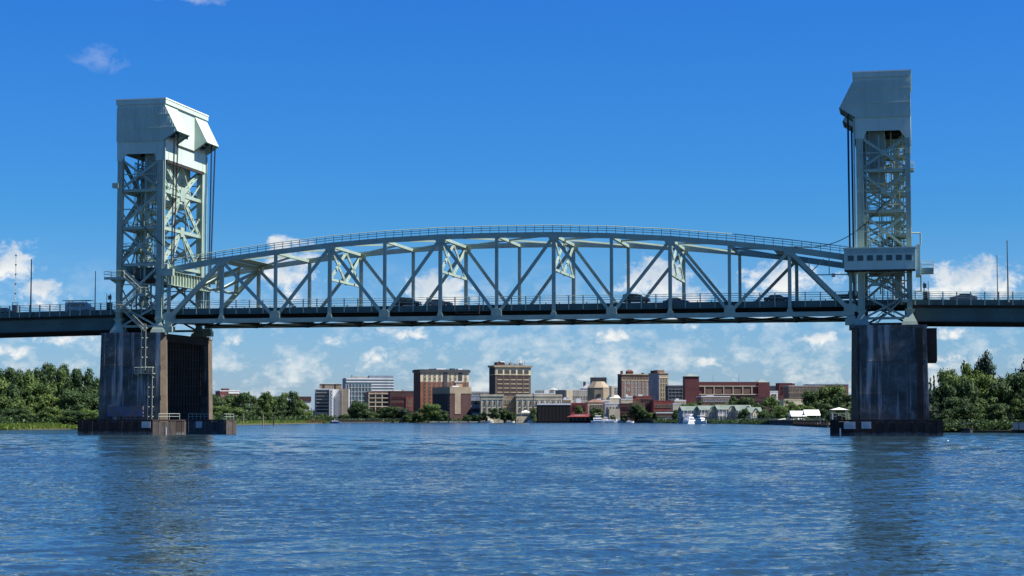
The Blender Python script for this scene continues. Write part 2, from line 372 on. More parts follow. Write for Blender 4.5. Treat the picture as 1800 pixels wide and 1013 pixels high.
# floor system
deck = MB(); deck.box(-.35, LX + .35, .95, W - .95, DECK - .32, DECK, 0).build('road_deck', [M['asphalt']], span)
for k in range(13):
    g = MB(); x = k * P
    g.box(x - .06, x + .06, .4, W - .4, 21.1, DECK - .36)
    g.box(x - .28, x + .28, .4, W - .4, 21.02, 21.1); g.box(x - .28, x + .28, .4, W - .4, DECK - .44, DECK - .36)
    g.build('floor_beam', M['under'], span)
for i in range(9):
    y = 1.9 + i * (W - 3.8) / 8
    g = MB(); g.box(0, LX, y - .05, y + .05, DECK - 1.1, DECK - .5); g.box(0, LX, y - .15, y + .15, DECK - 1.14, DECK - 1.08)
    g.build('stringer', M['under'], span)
for k in range(12):
    for s in (0, 1):
        a = (k * P, .3 if s else W - .3, ZB - .25); b = ((k + 1) * P, W - .3 if s else .3, ZB - .25 - .12 * s)
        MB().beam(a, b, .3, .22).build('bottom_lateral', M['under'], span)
for y, sg in ((.72, -1), (W - .72, 1)):
    g = MB(); g.box(-.3, LX + .3, y - .12, y + .12, DECK - .85, DECK + .18); g.box(-.3, LX + .3, y - .3, y + .1, DECK - .95, DECK - .85)
    g.build('fascia_girder', M['paint_dark'], span)
    for z in (.72, 1.12, 1.5):
        MB().tube((-.3, y + sg * .16, DECK + z + .1), (LX + .3, y + sg * .16, DECK + z + .1), .055, 6).build('railing_rail', pt, span)
    me = MB().box(-.09, .09, -.08, .08, -.85, 1.64).mesh('railing_post', pt)
    for i in range(49):
        place(me, 'railing_post', span, (i * LX / 48 - LX / 2, y + sg * .2 - W / 2, DECK - 20))
# top chord plane: struts, K laterals
for k in range(13):
    z = ZT[k]; x = k * P
    g = MB()
    if k in (1, 11):
        sg = 1 if k == 1 else -1
        g.box(x - .3, x + .3, .4, W - .4, z - .55, z + .2)
        g.build('portal_strut', pt, span)
        g = MB(); g.face([(x + sg * .3, .6, z + .25), (x + sg * 5.4, .6, z + .62), (x + sg * .9, W - .6, z + .28), (x + sg * .3, W - .6, z + .25)])
        g = MB(); g.hexa([(x, .5, z + .3), (x + sg * 3.2, .5, z + .5), (x + sg * 3.2, W - .5, z + .5), (x, W - .5, z + .3), (x, .5, z + .36), (x + sg * 3.2, .5, z + .56), (x + sg * 3.2, W - .5, z + .56), (x, W - .5, z + .36)])
        g.build('portal_cover_plate', pt, span)
    elif k in (0, 12): continue
    else:
        g.box(x - .25, x + .25, .4, W - .4, z - .4, z + .12); g.build('top_strut', pt, span)
for k in range(1, 11):
    x0, x1 = k * P, (k + 1) * P; z0, z1 = ZT[k] + .02, ZT[k + 1] + .02
    for y in (.4, W - .4):
        if k < 6: a = (x0, y, z0); b = (x1, W / 2, z1)
        else: a = (x0, W / 2, z0); b = (x1, y, z1)
        MB().beam(a, b, .38, .3).build('top_lateral', pt, span)
# sway frames
for k in (3, 5, 7, 9):
    x = k * P; zt = ZT[k] - .55; zb = ZT[k] - 6.2
    MB().box(x - .22, x + .22, .35, W - .35, zb - .22, zb + .22).build('sway_strut', pt, span)
    for a, b in (((.4, zt), (W / 2, zb)), ((W / 2, zt), (.4, zb)), ((W / 2, zt), (W - .4, zb)), ((W - .4, zt), (W / 2, zb))):
        g = MB(); g.perf((x, a[0], a[1]), (x, b[0], b[1]), .62, .2, (1, 0, 0), 2.2); g.build('sway_brace', pt, span)
# portals on the end posts
for sg, k, j in ((1, 1, 0), (-1, 11, 12)):
    T = Vector((k * P, 0, ZT[k] - .3)); Bm = Vector((j * P, 0, ZB + .4)); n = Vector((Bm.z - T.z, 0, T.x - Bm.x)).normalized()
    A0 = T.lerp(Bm, .05); A1 = T.lerp(Bm, .44)
    MB().beam((A1.x, .4, A1.z), (A1.x, W - .4, A1.z), .4, .5).build('portal_strut', pt, span)
    for a, b in ((0, .5), (.5, 0), (.5, 1), (1, .5)):
        p0 = Vector((A0.x, .4 + a * (W - .8), A0.z)); p1 = Vector((A1.x, .4 + b * (W - .8), A1.z))
        g = MB(); g.perf(p0, p1, .9, .25, n, 2.4); g.build('portal_brace', pt, span)
# lifting girders
for x, sg in ((0, 1), (LX, -1)):
    g = MB(); z0, z1 = 27.7, 30.3
    g.box(x - .08, x + .08, -.9, W + .9, z0 + .08, z1 - .08); g.box(x - .5, x + .5, -.9, W + .9, z0, z0 + .08); g.box(x - .5, x + .5, -.9, W + .9, z1 - .08, z1)
    g.build('lifting_girder', pt, span)
    me = MB().box(-.45, .45, -.05, .05, 0, z1 - z0 - .16).mesh('girder_stiffener', pt)
    for i in range(15): place(me, 'girder_stiffener', span, (x - LX / 2, i * W / 14 - W / 2, z0 + .08 - 20))
    for y in (-1.0, W + 1.0):
        g = MB(); g.box(x - 1.3, x + 1.3, y - .5, y + .5, z1 - 1.0, z1 + .35); g.box(x - .3, x + .3, y - .6, y + .6, z1 + .35, z1 + 1.2); g.build('rope_anchorage', pt, span)
    for y in (0, W):      # bearing shoes on the piers
        g = MB(); g.box(x - .75, x + .75, y - .6, y + .6, 20.0, ZB - .46); g.box(x - 1.0, x + 1.0, y - .8, y + .8, 19.0, 20.0); g.build('bearing_shoe', M['paint'], span)
# inspection walkway on the near top chord
g = MB()
rails = {.95: [], .55: [], 1.35: []}
wy = -.15
pts = [Vector((k * P, wy, ZT[k] + .5)) for k in range(1, 12)]
pts = [Vector((-.6, wy, ZT[0] + .6))] + pts + [Vector((LX + .6, wy, ZT[12] + .6))]
for a, b in zip(pts[:-1], pts[1:]):
    for dz in (.35, .75, 1.15):
        MB().tube(a + Vector((0, -.25, dz)), b + Vector((0, -.25, dz)), .085 if dz > 1 else .06, 5).build('walkway_rail', pt, span)
me = MB().box(-.05, .05, -.3, -.2, -.1, 1.18).mesh('walkway_post', pt)
x = -.5
while x <= LX + .5:
    for a, b in zip(pts[:-1], pts[1:]):
        if a.x <= x <= b.x:
            t = (x - a.x) / (b.x - a.x); p = a.lerp(b, t); place(me, 'walkway_post', span, (x - LX / 2, wy - W / 2, p.z - 20)); break
    x += 1.62
# navigation lights and inspection cradle in the middle of the span
g = MB(); cx = 5.45 * P
g.box(cx - 1.6, cx + 2.6, -.9, -.3, 21.7, 21.8)
for dx in (-1.6, .5, 2.6): g.box(cx + dx - .05, cx + dx + .05, -.9, -.8, 21.8, 23.0)
for z in (22.4, 23.0): g.box(cx - 1.6, cx + 2.6, -.9, -.84, z - .04, z + .04)
g.tube((cx + 2.7, -.8, 21.6), (cx + 2.7, -.8, 25.4), .07); g.tube((cx, -.7, 20.4), (cx, -.7, 19.6), .15)
g.build('navigation_light_platform', M['under'], span)

# ------------------------------------------------------------------ towers
def tower(X0, s, label, house):
    T = thing('lift_tower', label, 'lift tower', (X0 + s * 5.7, W / 2, 18.9), group=None)
    X = lambda o: X0 + s * o
    posts = []
    XI, XO = 1.8, 9.85
    ZP = 18.9; ZTOP = 51.0
    def bx(g, o0, o1, y0, y1, z0, z1, m=0): g.box(X(o0), X(o1), y0, y1, z0, z1, m)
    for o in (XI, XO):
        for y in (0, W):
            g = MB()
            pw = .56 if o == XI else .4
            bx(g, o - pw, o + pw, y - .5, y + .5, 21.6, ZTOP + 1.5)
            bx(g, o - pw - .04, o - pw + .12, y - .58, y + .58, 21.6, ZTOP + 1.5)
            bx(g, o + pw - .12, o + pw + .04, y - .58, y + .58, 21.6, ZTOP + 1.5)
            for zj in (27.9, 35.0, 42.0, 48.6): bx(g, o - pw - .02, o + pw + .02, y - .6, y + .6, zj - .35, zj + .35)
            g.build('tower_post', pt, T)
            g = MB(); a = .75
            for za, zb, ha, hb in ((ZP, 19.5, 1.35, 1.2), (19.5, 20.9, 1.15, .5), (20.9, 21.6, .5, .85)):
                g.hexa([(X(o) - ha, y - ha * .8, za), (X(o) + ha, y - ha * .8, za), (X(o) + ha, y + ha * .8, za), (X(o) - ha, y + ha * .8, za),
                        (X(o) - hb, y - hb * .8, zb), (X(o) + hb, y - hb * .8, zb), (X(o) + hb, y + hb * .8, zb), (X(o) - hb, y + hb * .8, zb)])
            g.build('post_pedestal', pt, T)
    LV = [24.2, 31.6, 38.5, 45.5, 51.6]
    for y in (0, W):
        yy = y
        for z in LV[1:4]:
            g = MB(); bx(g, XI + .7, XO - .7, yy - .3, yy + .3, z - .25, z + .25); g.build('horizontal_strut', pt, T)
        g = MB(); bx(g, XI + .7, XO - .7, yy - .3, yy + .3, 19.9, 20.3); g.build('horizontal_strut', pt, T)
        for z0, z1 in zip(LV[:-1], LV[1:]):
            for a, b in (((XI, z0), (XO, z1)), ((XO, z0), (XI, z1))):
                o = .17 if a[0] == XI else -.17
                MB().beam((X(a[0]), yy + o, a[1] + .2), (X(b[0]), yy + o, b[1] - .2), .42, .24, (0, 1, 0)).build('cross_brace', pt, T)
            c = MB(); zc = (z0 + z1) / 2; xc = X((XI + XO) / 2); c.box(xc - .48, xc + .48, yy - .33, yy + .33, zc - .42, zc + .42); c.build('brace_plate', pt, T)
            g = MB(); bx(g, XI + .5, XO - .4, yy - .12, yy + .12, zc - .09, zc + .09); g.build('thin_strut', pt, T)
            g = MB(); xm = (XI + XO) / 2 - .8; bx(g, xm - .11, xm + .11, yy + .35, yy + .5, z0, z1); g.build('inner_post', pt, T)
            for a, b in (((XI, zc), (XO, z1)), ((XI, zc), (XO, z0))):
                MB().beam((X(a[0]), W * .33 if y == 0 else W * .67, a[1]), (X(b[0]), W * .33 if y == 0 else W * .67, b[1]), .26, .2, (0, 1, 0)).build('inner_brace', pt, T)
        for a, b in (((XI, 24.2), (XO, 19.9)), ((XO, 24.2), (XI, 19.9))):
            o = .14 if a[0] == XI else -.14
            MB().beam((X(a[0]), yy + o, a[1]), (X(b[0]), yy + o, b[1]), .35, .2, (0, 1, 0)).build('cross_brace', pt, T)
    for o, nm in ((XI, 'in'), (XO, 'out')):
        x = X(o)
        for z in LV[1:4]:
            MB().box(x - .3, x + .3, .5, W - .5, z - .3, z + .3).build('horizontal_strut', pt, T)
        seg = [((.5, 51.3), (W / 2, 45.5)), ((W - .5, 51.3), (W / 2, 45.5)), ((W / 2, 45.5), (.5, 38.6)), ((W / 2, 45.5), (W - .5, 38.6)),
               ((W / 2, 38.5), (.5, 31.8)), ((W / 2, 38.5), (W - .5, 31.8))]
        for a, b in seg:
            g = MB(); g.perf((x, a[0], a[1]), (x, b[0], b[1]), .95, .3, (1, 0, 0), 1.9); g.build('perforated_brace', pt, T)
        for zc, w_ in ((45.5, 1.1), (38.5, .9)):
            MB().box(x - .33, x + .33, W / 2 - w_, W / 2 + w_, zc - w_, zc + w_).build('brace_plate', pt, T)
        for z0, z1 in zip(LV[:-1], LV[1:]):
            zc = (z0 + z1) / 2
            for a, b in (((W * .25, z0), (.5, zc)), ((W * .75, z0), (W - .5, zc)), ((W * .25, z0), (W * .5, z1) if z0 > 30 else (W * .5, zc)), ((W * .75, z0), (W * .5, z1) if z0 > 30 else (W * .5, zc))):
                if z0 < 30 and o == XI: continue
                MB().beam((x, a[0], a[1]), (x, b[0], b[1]), .2, .16, (1, 0, 0)).build('thin_brace', pt, T)
        if o == XO:
            MB().box(x - .5, x + .5, .5, W - .5, 29.2, 31.4).build('portal_girder', pt, T)
            for yy in (2.2, W - 2.2):
                MB().beam((x, .5 if yy < 9 else W - .5, 26.8), (x, yy, 29.2), .6, .3, (1, 0, 0)).build('knee_brace', pt, T)
    # machinery house: side walls, hoods, front and back wall, roof
    side = [(1.15, 54.6), (-1.55, 56.4), (1.1, 61.4), (1.1, 62.35), (10.45, 62.35), (10.45, 54.6)]
    def siding(y0, y1, name='siding_wall'):
        g = MB(); g.prism_y([(X(a), z) for a, z in side], y0, y1); g.build(name, M['sheet'], T)
        me = MB()
        # vertical ribs of the sheeting
        yo = y0 if y0 < 5 else y1
        n = 27
        for i in range(n + 1):
            o = -1.4 + i * (11.8 / n)
            zt = 62.3 if o >= 1.1 else 61.4 - (1.1 - o) * (5.0 / 2.65)
            zb = 54.62 if o >= 1.15 else 54.6 + (1.15 - o) * (1.8 / 2.7)
            if zt - zb > .3: me.box(X(o) - .08, X(o) + .08, y0 - .11, y0, zb + .03, min(zt, 61.0) - .05)
        me.build('sheet_ribs', M['sheet'], T, stuff=True)
    siding(-.75, -.55)
    siding(W + .55, W + .75)
    for z in (57.1, 59.6):
        g = MB(); g.box(X(-1.25 if z < 58 else .0), X(10.45), -.90, -.75, z - .05, z + .05); g.build('panel_joint', M['roof_sheet'], T)
    # inner cheeks of the two hoods
    for yc in (5.4, W - 5.4):
        g = MB(); g.prism_y([(X(1.15), 54.6), (X(-1.5), 56.4), (X(1.12), 61.3)], yc - .08, yc + .08); g.build('hood_cheek', M['sheet'], T)
    for y0, y1 in ((-.8, 5.5), (W - 5.5, W + .8)):
        g = MB()
        g.hexa([(X(-1.6), y0, 56.36), (X(-1.6), y1, 56.36), (X(-1.5), y1, 56.36), (X(-1.5), y0, 56.36),
                (X(1.04), y0, 61.5), (X(1.04), y1, 61.5), (X(1.14), y1, 61.5), (X(1.14), y0, 61.5)]); g.build('hood_front', M['roof_sheet'], T)
        g = MB()
        g.beam((X(-1.5), y0 + .1, 56.4), (X(1.1), y0 + .1, 54.65), .2, .2); g.beam((X(-1.5), y1 - .1, 56.4), (X(1.1), y1 - .1, 54.65), .2, .2)
        g.box(X(-1.55), X(-1.35), y0, y1, 56.25, 56.45)
        for t in (.33, .66): g.beam((X(-1.5 + 2.6 * t), y0, 56.4 - 1.75 * t), (X(-1.5 + 2.6 * t), y1, 56.4 - 1.75 * t), .12, .16)
        g.build('hood_soffit_frame', M['paint_dark'], T)
    g = MB(); bx(g, 1.05, 1.25, -.55, W + .55, 51.2, 62.35); g.build('front_wall', M['roof_sheet'], T)
    g = MB(); bx(g, 10.25, 10.45, -.55, W + .55, 52.6, 62.35); g.build('back_wall', M['sheet'], T)
    g = MB(); bx(g, .85, 1.04, 5.5, W - 5.5, 54.45, 54.7); g.build('wall_rail', M['under'], T)
    g = MB(); bx(g, .98, 1.04, 9.6, 10.9, 56.5, 57.9); g.build('window', M['glass'], T)
    g = MB(); bx(g, .8, 10.65, -1.0, W + 1.0, 62.35, 62.6); bx(g, .75, .95, -1.0, W + 1.0, 61.6, 62.4)
    bx(g, .75, 10.6, -.95, -.8, 61.55, 62.35); g.build('roof', M['roof_sheet'], T)
    g = MB(); bx(g, .7, 10.7, -1.05, -.98, 62.45, 62.66); bx(g, .66, .74, -1.05, W + 1.0, 62.45, 62.66); g.build('roof_edge', M['white'], T)
    g = MB(); g.tube((X(6), 3, 62.6), (X(6), 3, 63.4), .08); g.box(X(5.7), X(6.3), 2.8, 3.2, 62.6, 62.85); g.build('roof_vent', M['under'], T)
    g = MB()       # smooth skirt below the sheeting with notched corners
    for y in (-.62, W + .42):
        g = MB(); g.prism_y([(X(1.12), 54.58), (X(10.42), 54.58), (X(10.42), 51.0), (X(9.5), 51.0), (X(8.6), 52.3), (X(3.0), 52.3), (X(2.7), 51.6), (X(2.7), 51.0), (X(1.12), 51.0)], y, y + .2); g.build('skirt_plate', M['roof_sheet'], T)

    g = MB(); bx(g, 1.4, 10.2, -.3, W + .3, 54.2, 54.5); bx(g, 1.4, 10.2, 3, 3.4, 53.2, 54.2); bx(g, 1.4, 10.2, 10, 10.4, 53.2, 54.2); bx(g, 1.4, 10.2, 16, 16.4, 53.2, 54.2)
    g.build('machinery_floor', M['under'], T)
    for y in (2.2, W - 2.2):
        g = MB(); g.tube((X(1.35), y - .5, 57.2), (X(1.35), y + .5, 57.2), 1.95, 16); g.build('sheave', M['under'], T)
    g = MB(); bx(g, .9, 1.3, .6, W - .6, 50.7, 51.25); g.build('front_girder', M['under'], T)
    # counterweight
    g = MB(); bx(g, 3.2, 6.0, 2.0, W - 2.0, 43.8, 52.6); bx(g, 3.1, 6.1, 1.9, W - 1.9, 43.6, 44.0); bx(g, 3.1, 6.1, 1.9, W - 1.9, 46.8, 47.0); g.build('counterweight', M['counter'], T)
    # ropes from the sheaves to the span and to the counterweight
    for yb in (-.2, W - 1.0):
        for dy in (0, 1.9):
            g = MB()
            for q in range(4): g.tube((X(-.6 + (.55 if s > 0 else 0)) + (q - 1.5) * .065, yb + dy * .45 - .3 + .08 * (q % 2), 31.2), (X(-.75 + (.6 if s > 0 else 0)) + (q - 1.5) * .065, yb + dy + (q % 2) * .08, 56.8), .042, 5)
            g.build('lifting_ropes', M['rope'], T)
    for y in (3.2, W - 3.2):
        g = MB()
        for q in range(4): g.tube((X(4.3 + q * .2), y, 52.4), (X(4.3 + q * .2), y, 54.2), .06, 5)
        g.build('counterweight_ropes', M['rope'], T)
    # guide rail on the near front post
    for y in (-.7, W + .7):
        g = MB(); bx(g, .75, 1.05, y - .12, y + .12, 24, 54.5); g.build('guide_rail', pt, T)
    # lift shaft and ladder inside
    g = MB(); y0, y1, o0, o1 = 6.0, 8.2, 7.0, 9.0
    for o in (o0, o1):
        for y in (y0, y1): g.beam((X(o), y, 23.5), (X(o), y, 53), .22, .22)
    z = 24.5; f = 0
    while z < 52:
        for a, b in (((o0, y0), (o1, y0)), ((o0, y1), (o1, y1)), ((o0, y0), (o0, y1)), ((o1, y0), (o1, y1))):
            g.beam((X(a[0]), a[1], z), (X(b[0]), b[1], z), .14, .14)
            g.beam((X(a[0]), a[1], z if f else z + 2), (X(b[0]), b[1], z + 2 if f else z), .1, .1)
        z += 2; f = 1 - f
    bx(g, o0 + .35, o1 - .4, y0 + .3, y1 - .5, 24, 50)
    g.build('elevator_shaft', pt, T)
    g = MB()
    for y in (3.6, 4.15): g.tube((X(8.4), y, 24), (X(8.4), y, 51), .05, 5)
    z = 24.3
    while z < 51: g.tube((X(8.4), 3.6, z), (X(8.4), 4.15, z), .03, 4); z += .45
    g.build('ladder', M['stair'], T)
    for o, y in ((2.9, 1.0), (6.8, 14.5)):
        g = MB()
        for dx in (-.25, .25): g.tube((X(o) + dx, y, 21), (X(o) + dx, y, 52), .045, 4)
        z = 21.3
        while z < 52: g.tube((X(o) - .25, y, z), (X(o) + .25, y, z), .03, 4); z += .5
        g.build('ladder', M['stair'], T)
    g = MB()
    for o in (5.6, 6.2, 7.6): g.tube((X(o), 1.2, 24), (X(o), 1.2, 51), .06, 5)
    g.tube((X(2.9), -.1, 31), (X(2.9), -.1, 53), .1, 5); g.tube((X(3.4), .2, 31), (X(3.4), .2, 53), .06, 5)
    g.build('conduit', pt, T)
    # platforms with handrails
    def platform(o0, o1, y0, y1, z, rail=1.1, front=True):
        g = MB(); bx(g, o0, o1, y0, y1, z - .18, z); bx(g, o0, o1, y0, y0 + .15, z - .5, z - .18); bx(g, o0, o1, y1 - .15, y1, z - .5, z - .18)
        g.build('platform', pt, T)
        g = MB()
        for zz in (rail * .5, rail):
            g.tube((X(o0), y0, z + zz), (X(o1), y0, z + zz), .045, 4); g.tube((X(o0), y1, z + zz), (X(o1), y1, z + zz), .045, 4)
            g.tube((X(o1), y0, z + zz), (X(o1), y1, z + zz), .045, 4); g.tube((X(o0), y0, z + zz), (X(o0), y1, z + zz), .045, 4)
        n = max(1, int(abs(o1 - o0) / 1.3))
        for i in range(n + 1):
            o = o0 + (o1 - o0) * i / n
            for y in (y0, y1): g.tube((X(o), y, z), (X(o), y, z + rail), .045, 4)
        g.build('handrail', M['stair'], T)
    platform(3.0, 10.9, .9, 3.2, 45.9)
    platform(3.0, 9.2, 1.0, 5.6, 38.6)
    platform(6.0, 10.3, -.2 + .8, 6.2, 34.6); platform(5.2, 9.4, 5.0, 9.5, 42.2); platform(5.2, 9.4, 5.0, 9.5, 48.8); platform(3.0, 6.5, .9, 2.6, 32.2)
    if s < 0:
        platform(8.4, 12.4, -1.2, 2.2, 29.3)
        g = MB(); g.prism_y([(X(8.8), 28.7), (X(12.2), 29.1), (X(10.3), 27.9)], 0.1, .5); g.build('platform_bracket', pt, T)
        g = MB(); g.box(X(10.0), X(11.2), -.9, .1, 46.0, 46.9); g.build('equipment_cabinet', pt, T)
    # stair flights down to the pier
    def flight(o0, z0, o1, z1, y0, wdt=.8):
        g = MB()
        for y in (y0, y0 + wdt):
            g.beam((X(o0), y, z0), (X(o1), y, z1), .08, .22)
            for hh in (.55, 1.05): g.tube((X(o0), y, z0 + hh), (X(o1), y, z1 + hh), .04, 4)
            for i in range(5):
                t = i / 4; g.tube((X(o0 + (o1 - o0) * t), y, z0 + (z1 - z0) * t), (X(o0 + (o1 - o0) * t), y, z0 + (z1 - z0) * t + 1.05), .035, 4)
        n = int(abs(z1 - z0) / .24)
        for i in range(1, n):
            t = i / n; xx = X(o0 + (o1 - o0) * t); zz = z0 + (z1 - z0) * t; g.box(xx - .15, xx + .15, y0 + .04, y0 + wdt - .04, zz - .02, zz + .02)
        g.build('stair_flight', M['stair'], T)
    flight(8.6, 29.3, 5.0, 26.1, -1.3)
    platform(3.6, 5.0, -2.3, -.3, 26.1)
    flight(5.0, 26.1, 8.6, 23.2, -2.3)
    platform(8.6, 9.8, -2.3, -.7, 23.2, .9)
    flight(8.6, 23.2, 4.2, 19.1, -1.5)
    # machinery cabinets at the mid level
    g = MB(); bx(g, 4.0, 7.6, 2.0, 6.5, 29.0, 31.2); g.build('machinery_cabinet', M['paint_dark'], T)
    g = MB(); bx(g, 2.8, 8.8, .6, W - .6, 28.6, 28.95); g.build('mid_floor', M['under'], T)
    # drooping power cable to the span
    g = MB(); a = Vector((X(6), -.6, 40)); b = Vector((X0 - s * 9.5, -.9, 32.6)); pv = None
    for i in range(25):
        t = i / 24; p_ = a.lerp(b, t); p_.z -= 3.4 * 4 * t * (1 - t) * (1 - .25 * t) * .95
        if pv is not None: g.tube(pv, p_, .075, 5)
        pv = p_
    g.build('power_cable', M['rope'], T)
    if house:
        z0, z1 = 28.15, 31.75; o0, o1 = -.9, 10.9
        g = MB(); bx(g, o0, o1, -4.0, -1.0, z0, z1); g.build('control_room', M['roof_sheet'], T)
        g = MB(); bx(g, o0 - .15, o1 + .15, -4.15, -.9, z1, z1 + .18); g.build('room_roof', M['roof_sheet'], T)
        g = MB(); bx(g, o0, o1, -4.06, -4.0, z0 + 2.72, z0 + 3.5); g.build('fascia_band', M['counter'], T)
        g = MB(); bx(g, o0, o1, -4.04, -1.0, z0 - .15, z0); g.build('room_soffit', M['under'], T)
        wm = MB(); wm.box(-.52, .52, -.03, 0, 0, .95); wm.box(-.6, -.52, -.07, 0, -.06, 1.01); wm.box(.52, .6, -.07, 0, -.06, 1.01); wm.box(-.52, .52, -.07, 0, .95, 1.01); wm.box(-.52, .52, -.07, 0, -.06, 0)
        wm.m = [1] * 6 + [0] * 24; me = wm.mesh('window', [M['roof_sheet'], M['glass']])
        l = T.location
        for i in range(7): place(me, 'window', T, (X(o0 + 1.1 + i * 1.6) - l[0], -4.0 - l[1], z0 + 1.5 - l[2]))
        for i in range(7):
            g = MB()
        g = MB(); bx(g, 10.95, 11.7, -3.6, 3, 27.2, 32.2); g.build('end_annexe', M['roof_sheet'], T)
        g = MB(); bx(g, 10.95, 11.7, -3.7, -3.62, 32.2, 32.35); g.build('annexe_trim', M['white'], T)
        for z0_, z1_ in ((32.2, 34.3), (24.4, 27.2)):
            g = MB(); g.tube((X(10.4), -3, z1_ if z0_ > 30 else z0_), (X(11.8), -3, z1_ if z0_ > 30 else z0_), .14, 5); g.tube((X(11.8), -3, z0_), (X(11.8), -3, z1_), .14, 5); g.build('pipe_frame', pt, T)
        platform(11.8, 13.9, -3.0, 0, 28.4)
        g = MB(); bx(g, 11.75, 13.9, -2.9, 0, 27.5, 28.2); g.build('side_tank', pt, T)
        for dx in (11, 12.2): pass
    return T
tower(0, -1, 'left pale green lift tower with sunlit hooded machinery house, beside the tree-covered bank', False)
tower(LX, 1, 'right pale green lift tower with a windowed control room hung on its lower part', True)

# service walkway strut hanging under the right end of the near top chord
g = MB(); xs = [LX - 7, LX - 3.6, LX]
for x in xs[:2]: g.tube((x, 0, 27.7), (x, 0, 30.5), .09)
g.tube((LX - 7, 0, 27.7), (LX + .3, 0, 27.7), .11); g.tube((LX - 7, 0, 27.9), (LX - 4.5, 0, 30.4), .09); g.box(LX - 3.2, LX - 2.6, -.3, .3, 27.3, 27.9)
g.build('cable_hanger', pt, span)

# ------------------------------------------------------------------ piers and fenders
def pier_mat():
    m = mat('stained_concrete', (.112, .118, .112), .9, .55, .4, bump=.3, spots=((.30, .29, .27), .5, .8, .56, .68), streak=((.44, .42, .40), .85, 1.0, .52, .66), tide=(.03, .035, .025))
    return m
M['pier'] = pier_mat(); M['pier_dark'] = mat('shade_dark_concrete', (.05, .036, .029), .9, .4, .4)  # pier_dark holds the recess shade in its colour; corbel and footing share it
M['pier_sunlit'] = mat('sunlit_ochre_concrete', (.15, .115, .08), .9, .4, .6, streak=((.15, .11, .08), .7, .6, .5, .7))  # warmer tone for the channel faces: sunlight put into the concrete colour
M['timber'] = mat('creosoted_timber', (.035, .024, .02), .85, .4, .8, spots=((.22, .2, .2), .6, 1.3, .62, .7), tide=(.12, .125, .12))
M['timber_grey'] = mat('weathered_timber', (.07, .058, .052), .9, .4, .8, streak=((.20, .19, .20), .55, 1.4, .53, .72))
M['blue_patch'] = mat('blue_overpaint', (.13, .16, .26), .9, .3, .5, spots=((.15, .13, .105), 1, .8, .42, .58))
def pier(X0, s, label):
    X = lambda o: X0 + s * o
    T = thing('bridge_pier', label, 'pier', (X(6), W / 2, 0))
    i0 = .1
    o1 = 12.6
    for y0, y1 in ((-1.6, -.35), (W + .3, W + 2.6)):
        g = MB(); b = .35
        def sec(e, z): return [(X(i0 - e), y0 - e * .4, z), (X(o1 + e), y0 - e * .4, z), (X(o1 + e), y1 + e * .4, z), (X(i0 - e), y1 + e * .4, z)]
        ch = .8 if y0 < 0 else 0.01
        def sec6(e, z): return [(X(i0 - e), y0 + ch, z), (X(i0 + ch - e * .6), y0 - e * .4, z), (X(o1 + e), y0 - e * .4, z), (X(o1 + e), y1 + e * .4, z), (X(i0 - e), y1 + e * .4, z)]
        g.v = sec6(b, -1) + sec6(0, 18.4); g.f = [(i, (i + 1) % 5, 5 + (i + 1) % 5, 5 + i) for i in range(5)] + [(5, 6, 7, 8, 9), (4, 3, 2, 1, 0)]; g.m = [2 if i == 0 else (1 if i == 4 else 0) for i in range(7)]
        g.build('pier_shaft', [M['pier'], M['pier_sunlit'], M['pier_sunlit']], T)
        g = MB(); g.hexa(sec(.12, 18.41) + sec(.12, 18.9)); g.build('pier_cap', M['pier'], T)
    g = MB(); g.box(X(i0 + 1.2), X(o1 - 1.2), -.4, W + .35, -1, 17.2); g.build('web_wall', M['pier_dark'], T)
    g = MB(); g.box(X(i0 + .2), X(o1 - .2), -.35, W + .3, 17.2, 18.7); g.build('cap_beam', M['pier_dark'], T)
    for z in (7.2, 12.8):
        g = MB(); g.box(X(i0 - .02), X(o1 + .02), -1.72, -1.6, z, z + .05); g.build('pour_joint', M['pier'], T)
    if s < 0:
        g = MB(); g.box(X(4.0), X(11.0), -2.0, -1.96, 3.4, 5.3)
        g.v = [(x, -1.995 if y < -1.98 else -1.7, z) for x, y, z in g.v]; g.build('painted_patch', M['blue_patch'], T)
        def lad(o, z0, z1):
            g = MB()
            for dx in (-.42, .42): g.tube((X(o) + dx, -2.3, z0), (X(o) + dx, -2.3, z1), .06, 4)
            z = z0
            while z < z1: g.tube((X(o) - .42, -2.3, z), (X(o) + .42, -2.3, z), .035, 4); z += .4
            z = z0 + .5
            while z < z1:
                for dx in (-.42, .42): g.box(X(o) + dx - .06, X(o) + dx + .06, -2.36, -1.6, z - .08, z + .08)
                z += 1.8
            g.build('ladder', M['stair'], T)
        lad(3.9, 12.0, 20.4); lad(2.5, 2.9, 12.6)
        g = MB(); g.box(X(1.8), X(5.4), -2.9, -1.7, 11.2, 11.35); g.prism_x([(-2.7, 11.2), (-1.7, 11.2), (-1.7, 10.4)], X(2.2), X(2.4)); g.prism_x([(-2.7, 11.2), (-1.7, 11.2), (-1.7, 10.4)], X(4.9), X(5.1))
        for z in (11.9, 12.4): g.tube((X(1.8), -2.85, z), (X(5.4), -2.85, z), .05, 4)
        for i in range(5): g.tube((X(1.8 + i * .9), -2.85, 11.3), (X(1.8 + i * .9), -2.85, 12.4), .05, 4)
        g.build('ladder_landing', M['stair'], T)
    else:
        g = MB(); g.box(X(10.5), X(14.3), 1.0, W - 1, 12.9, 18.4); g.build('approach_corbel', M['pier_dark'], T)
        g = MB(); g.box(X(11.0), X(11.9), -1.80, -1.6, 2.9, 18.3); g.build('dark_strip', M['pier_dark'], T)  # narrow dark strip near the outer edge of the face
        g = MB(); g.box(X(i0 + 1.02), X(i0 + 1.25), -1.78, -1.6, 2.8, 18.3); g.build('dark_strip', M['pier_dark'], T)  # narrower dark strip near the channel corner
    # grille of dark ribs in the opening facing the channel
    g = MB()
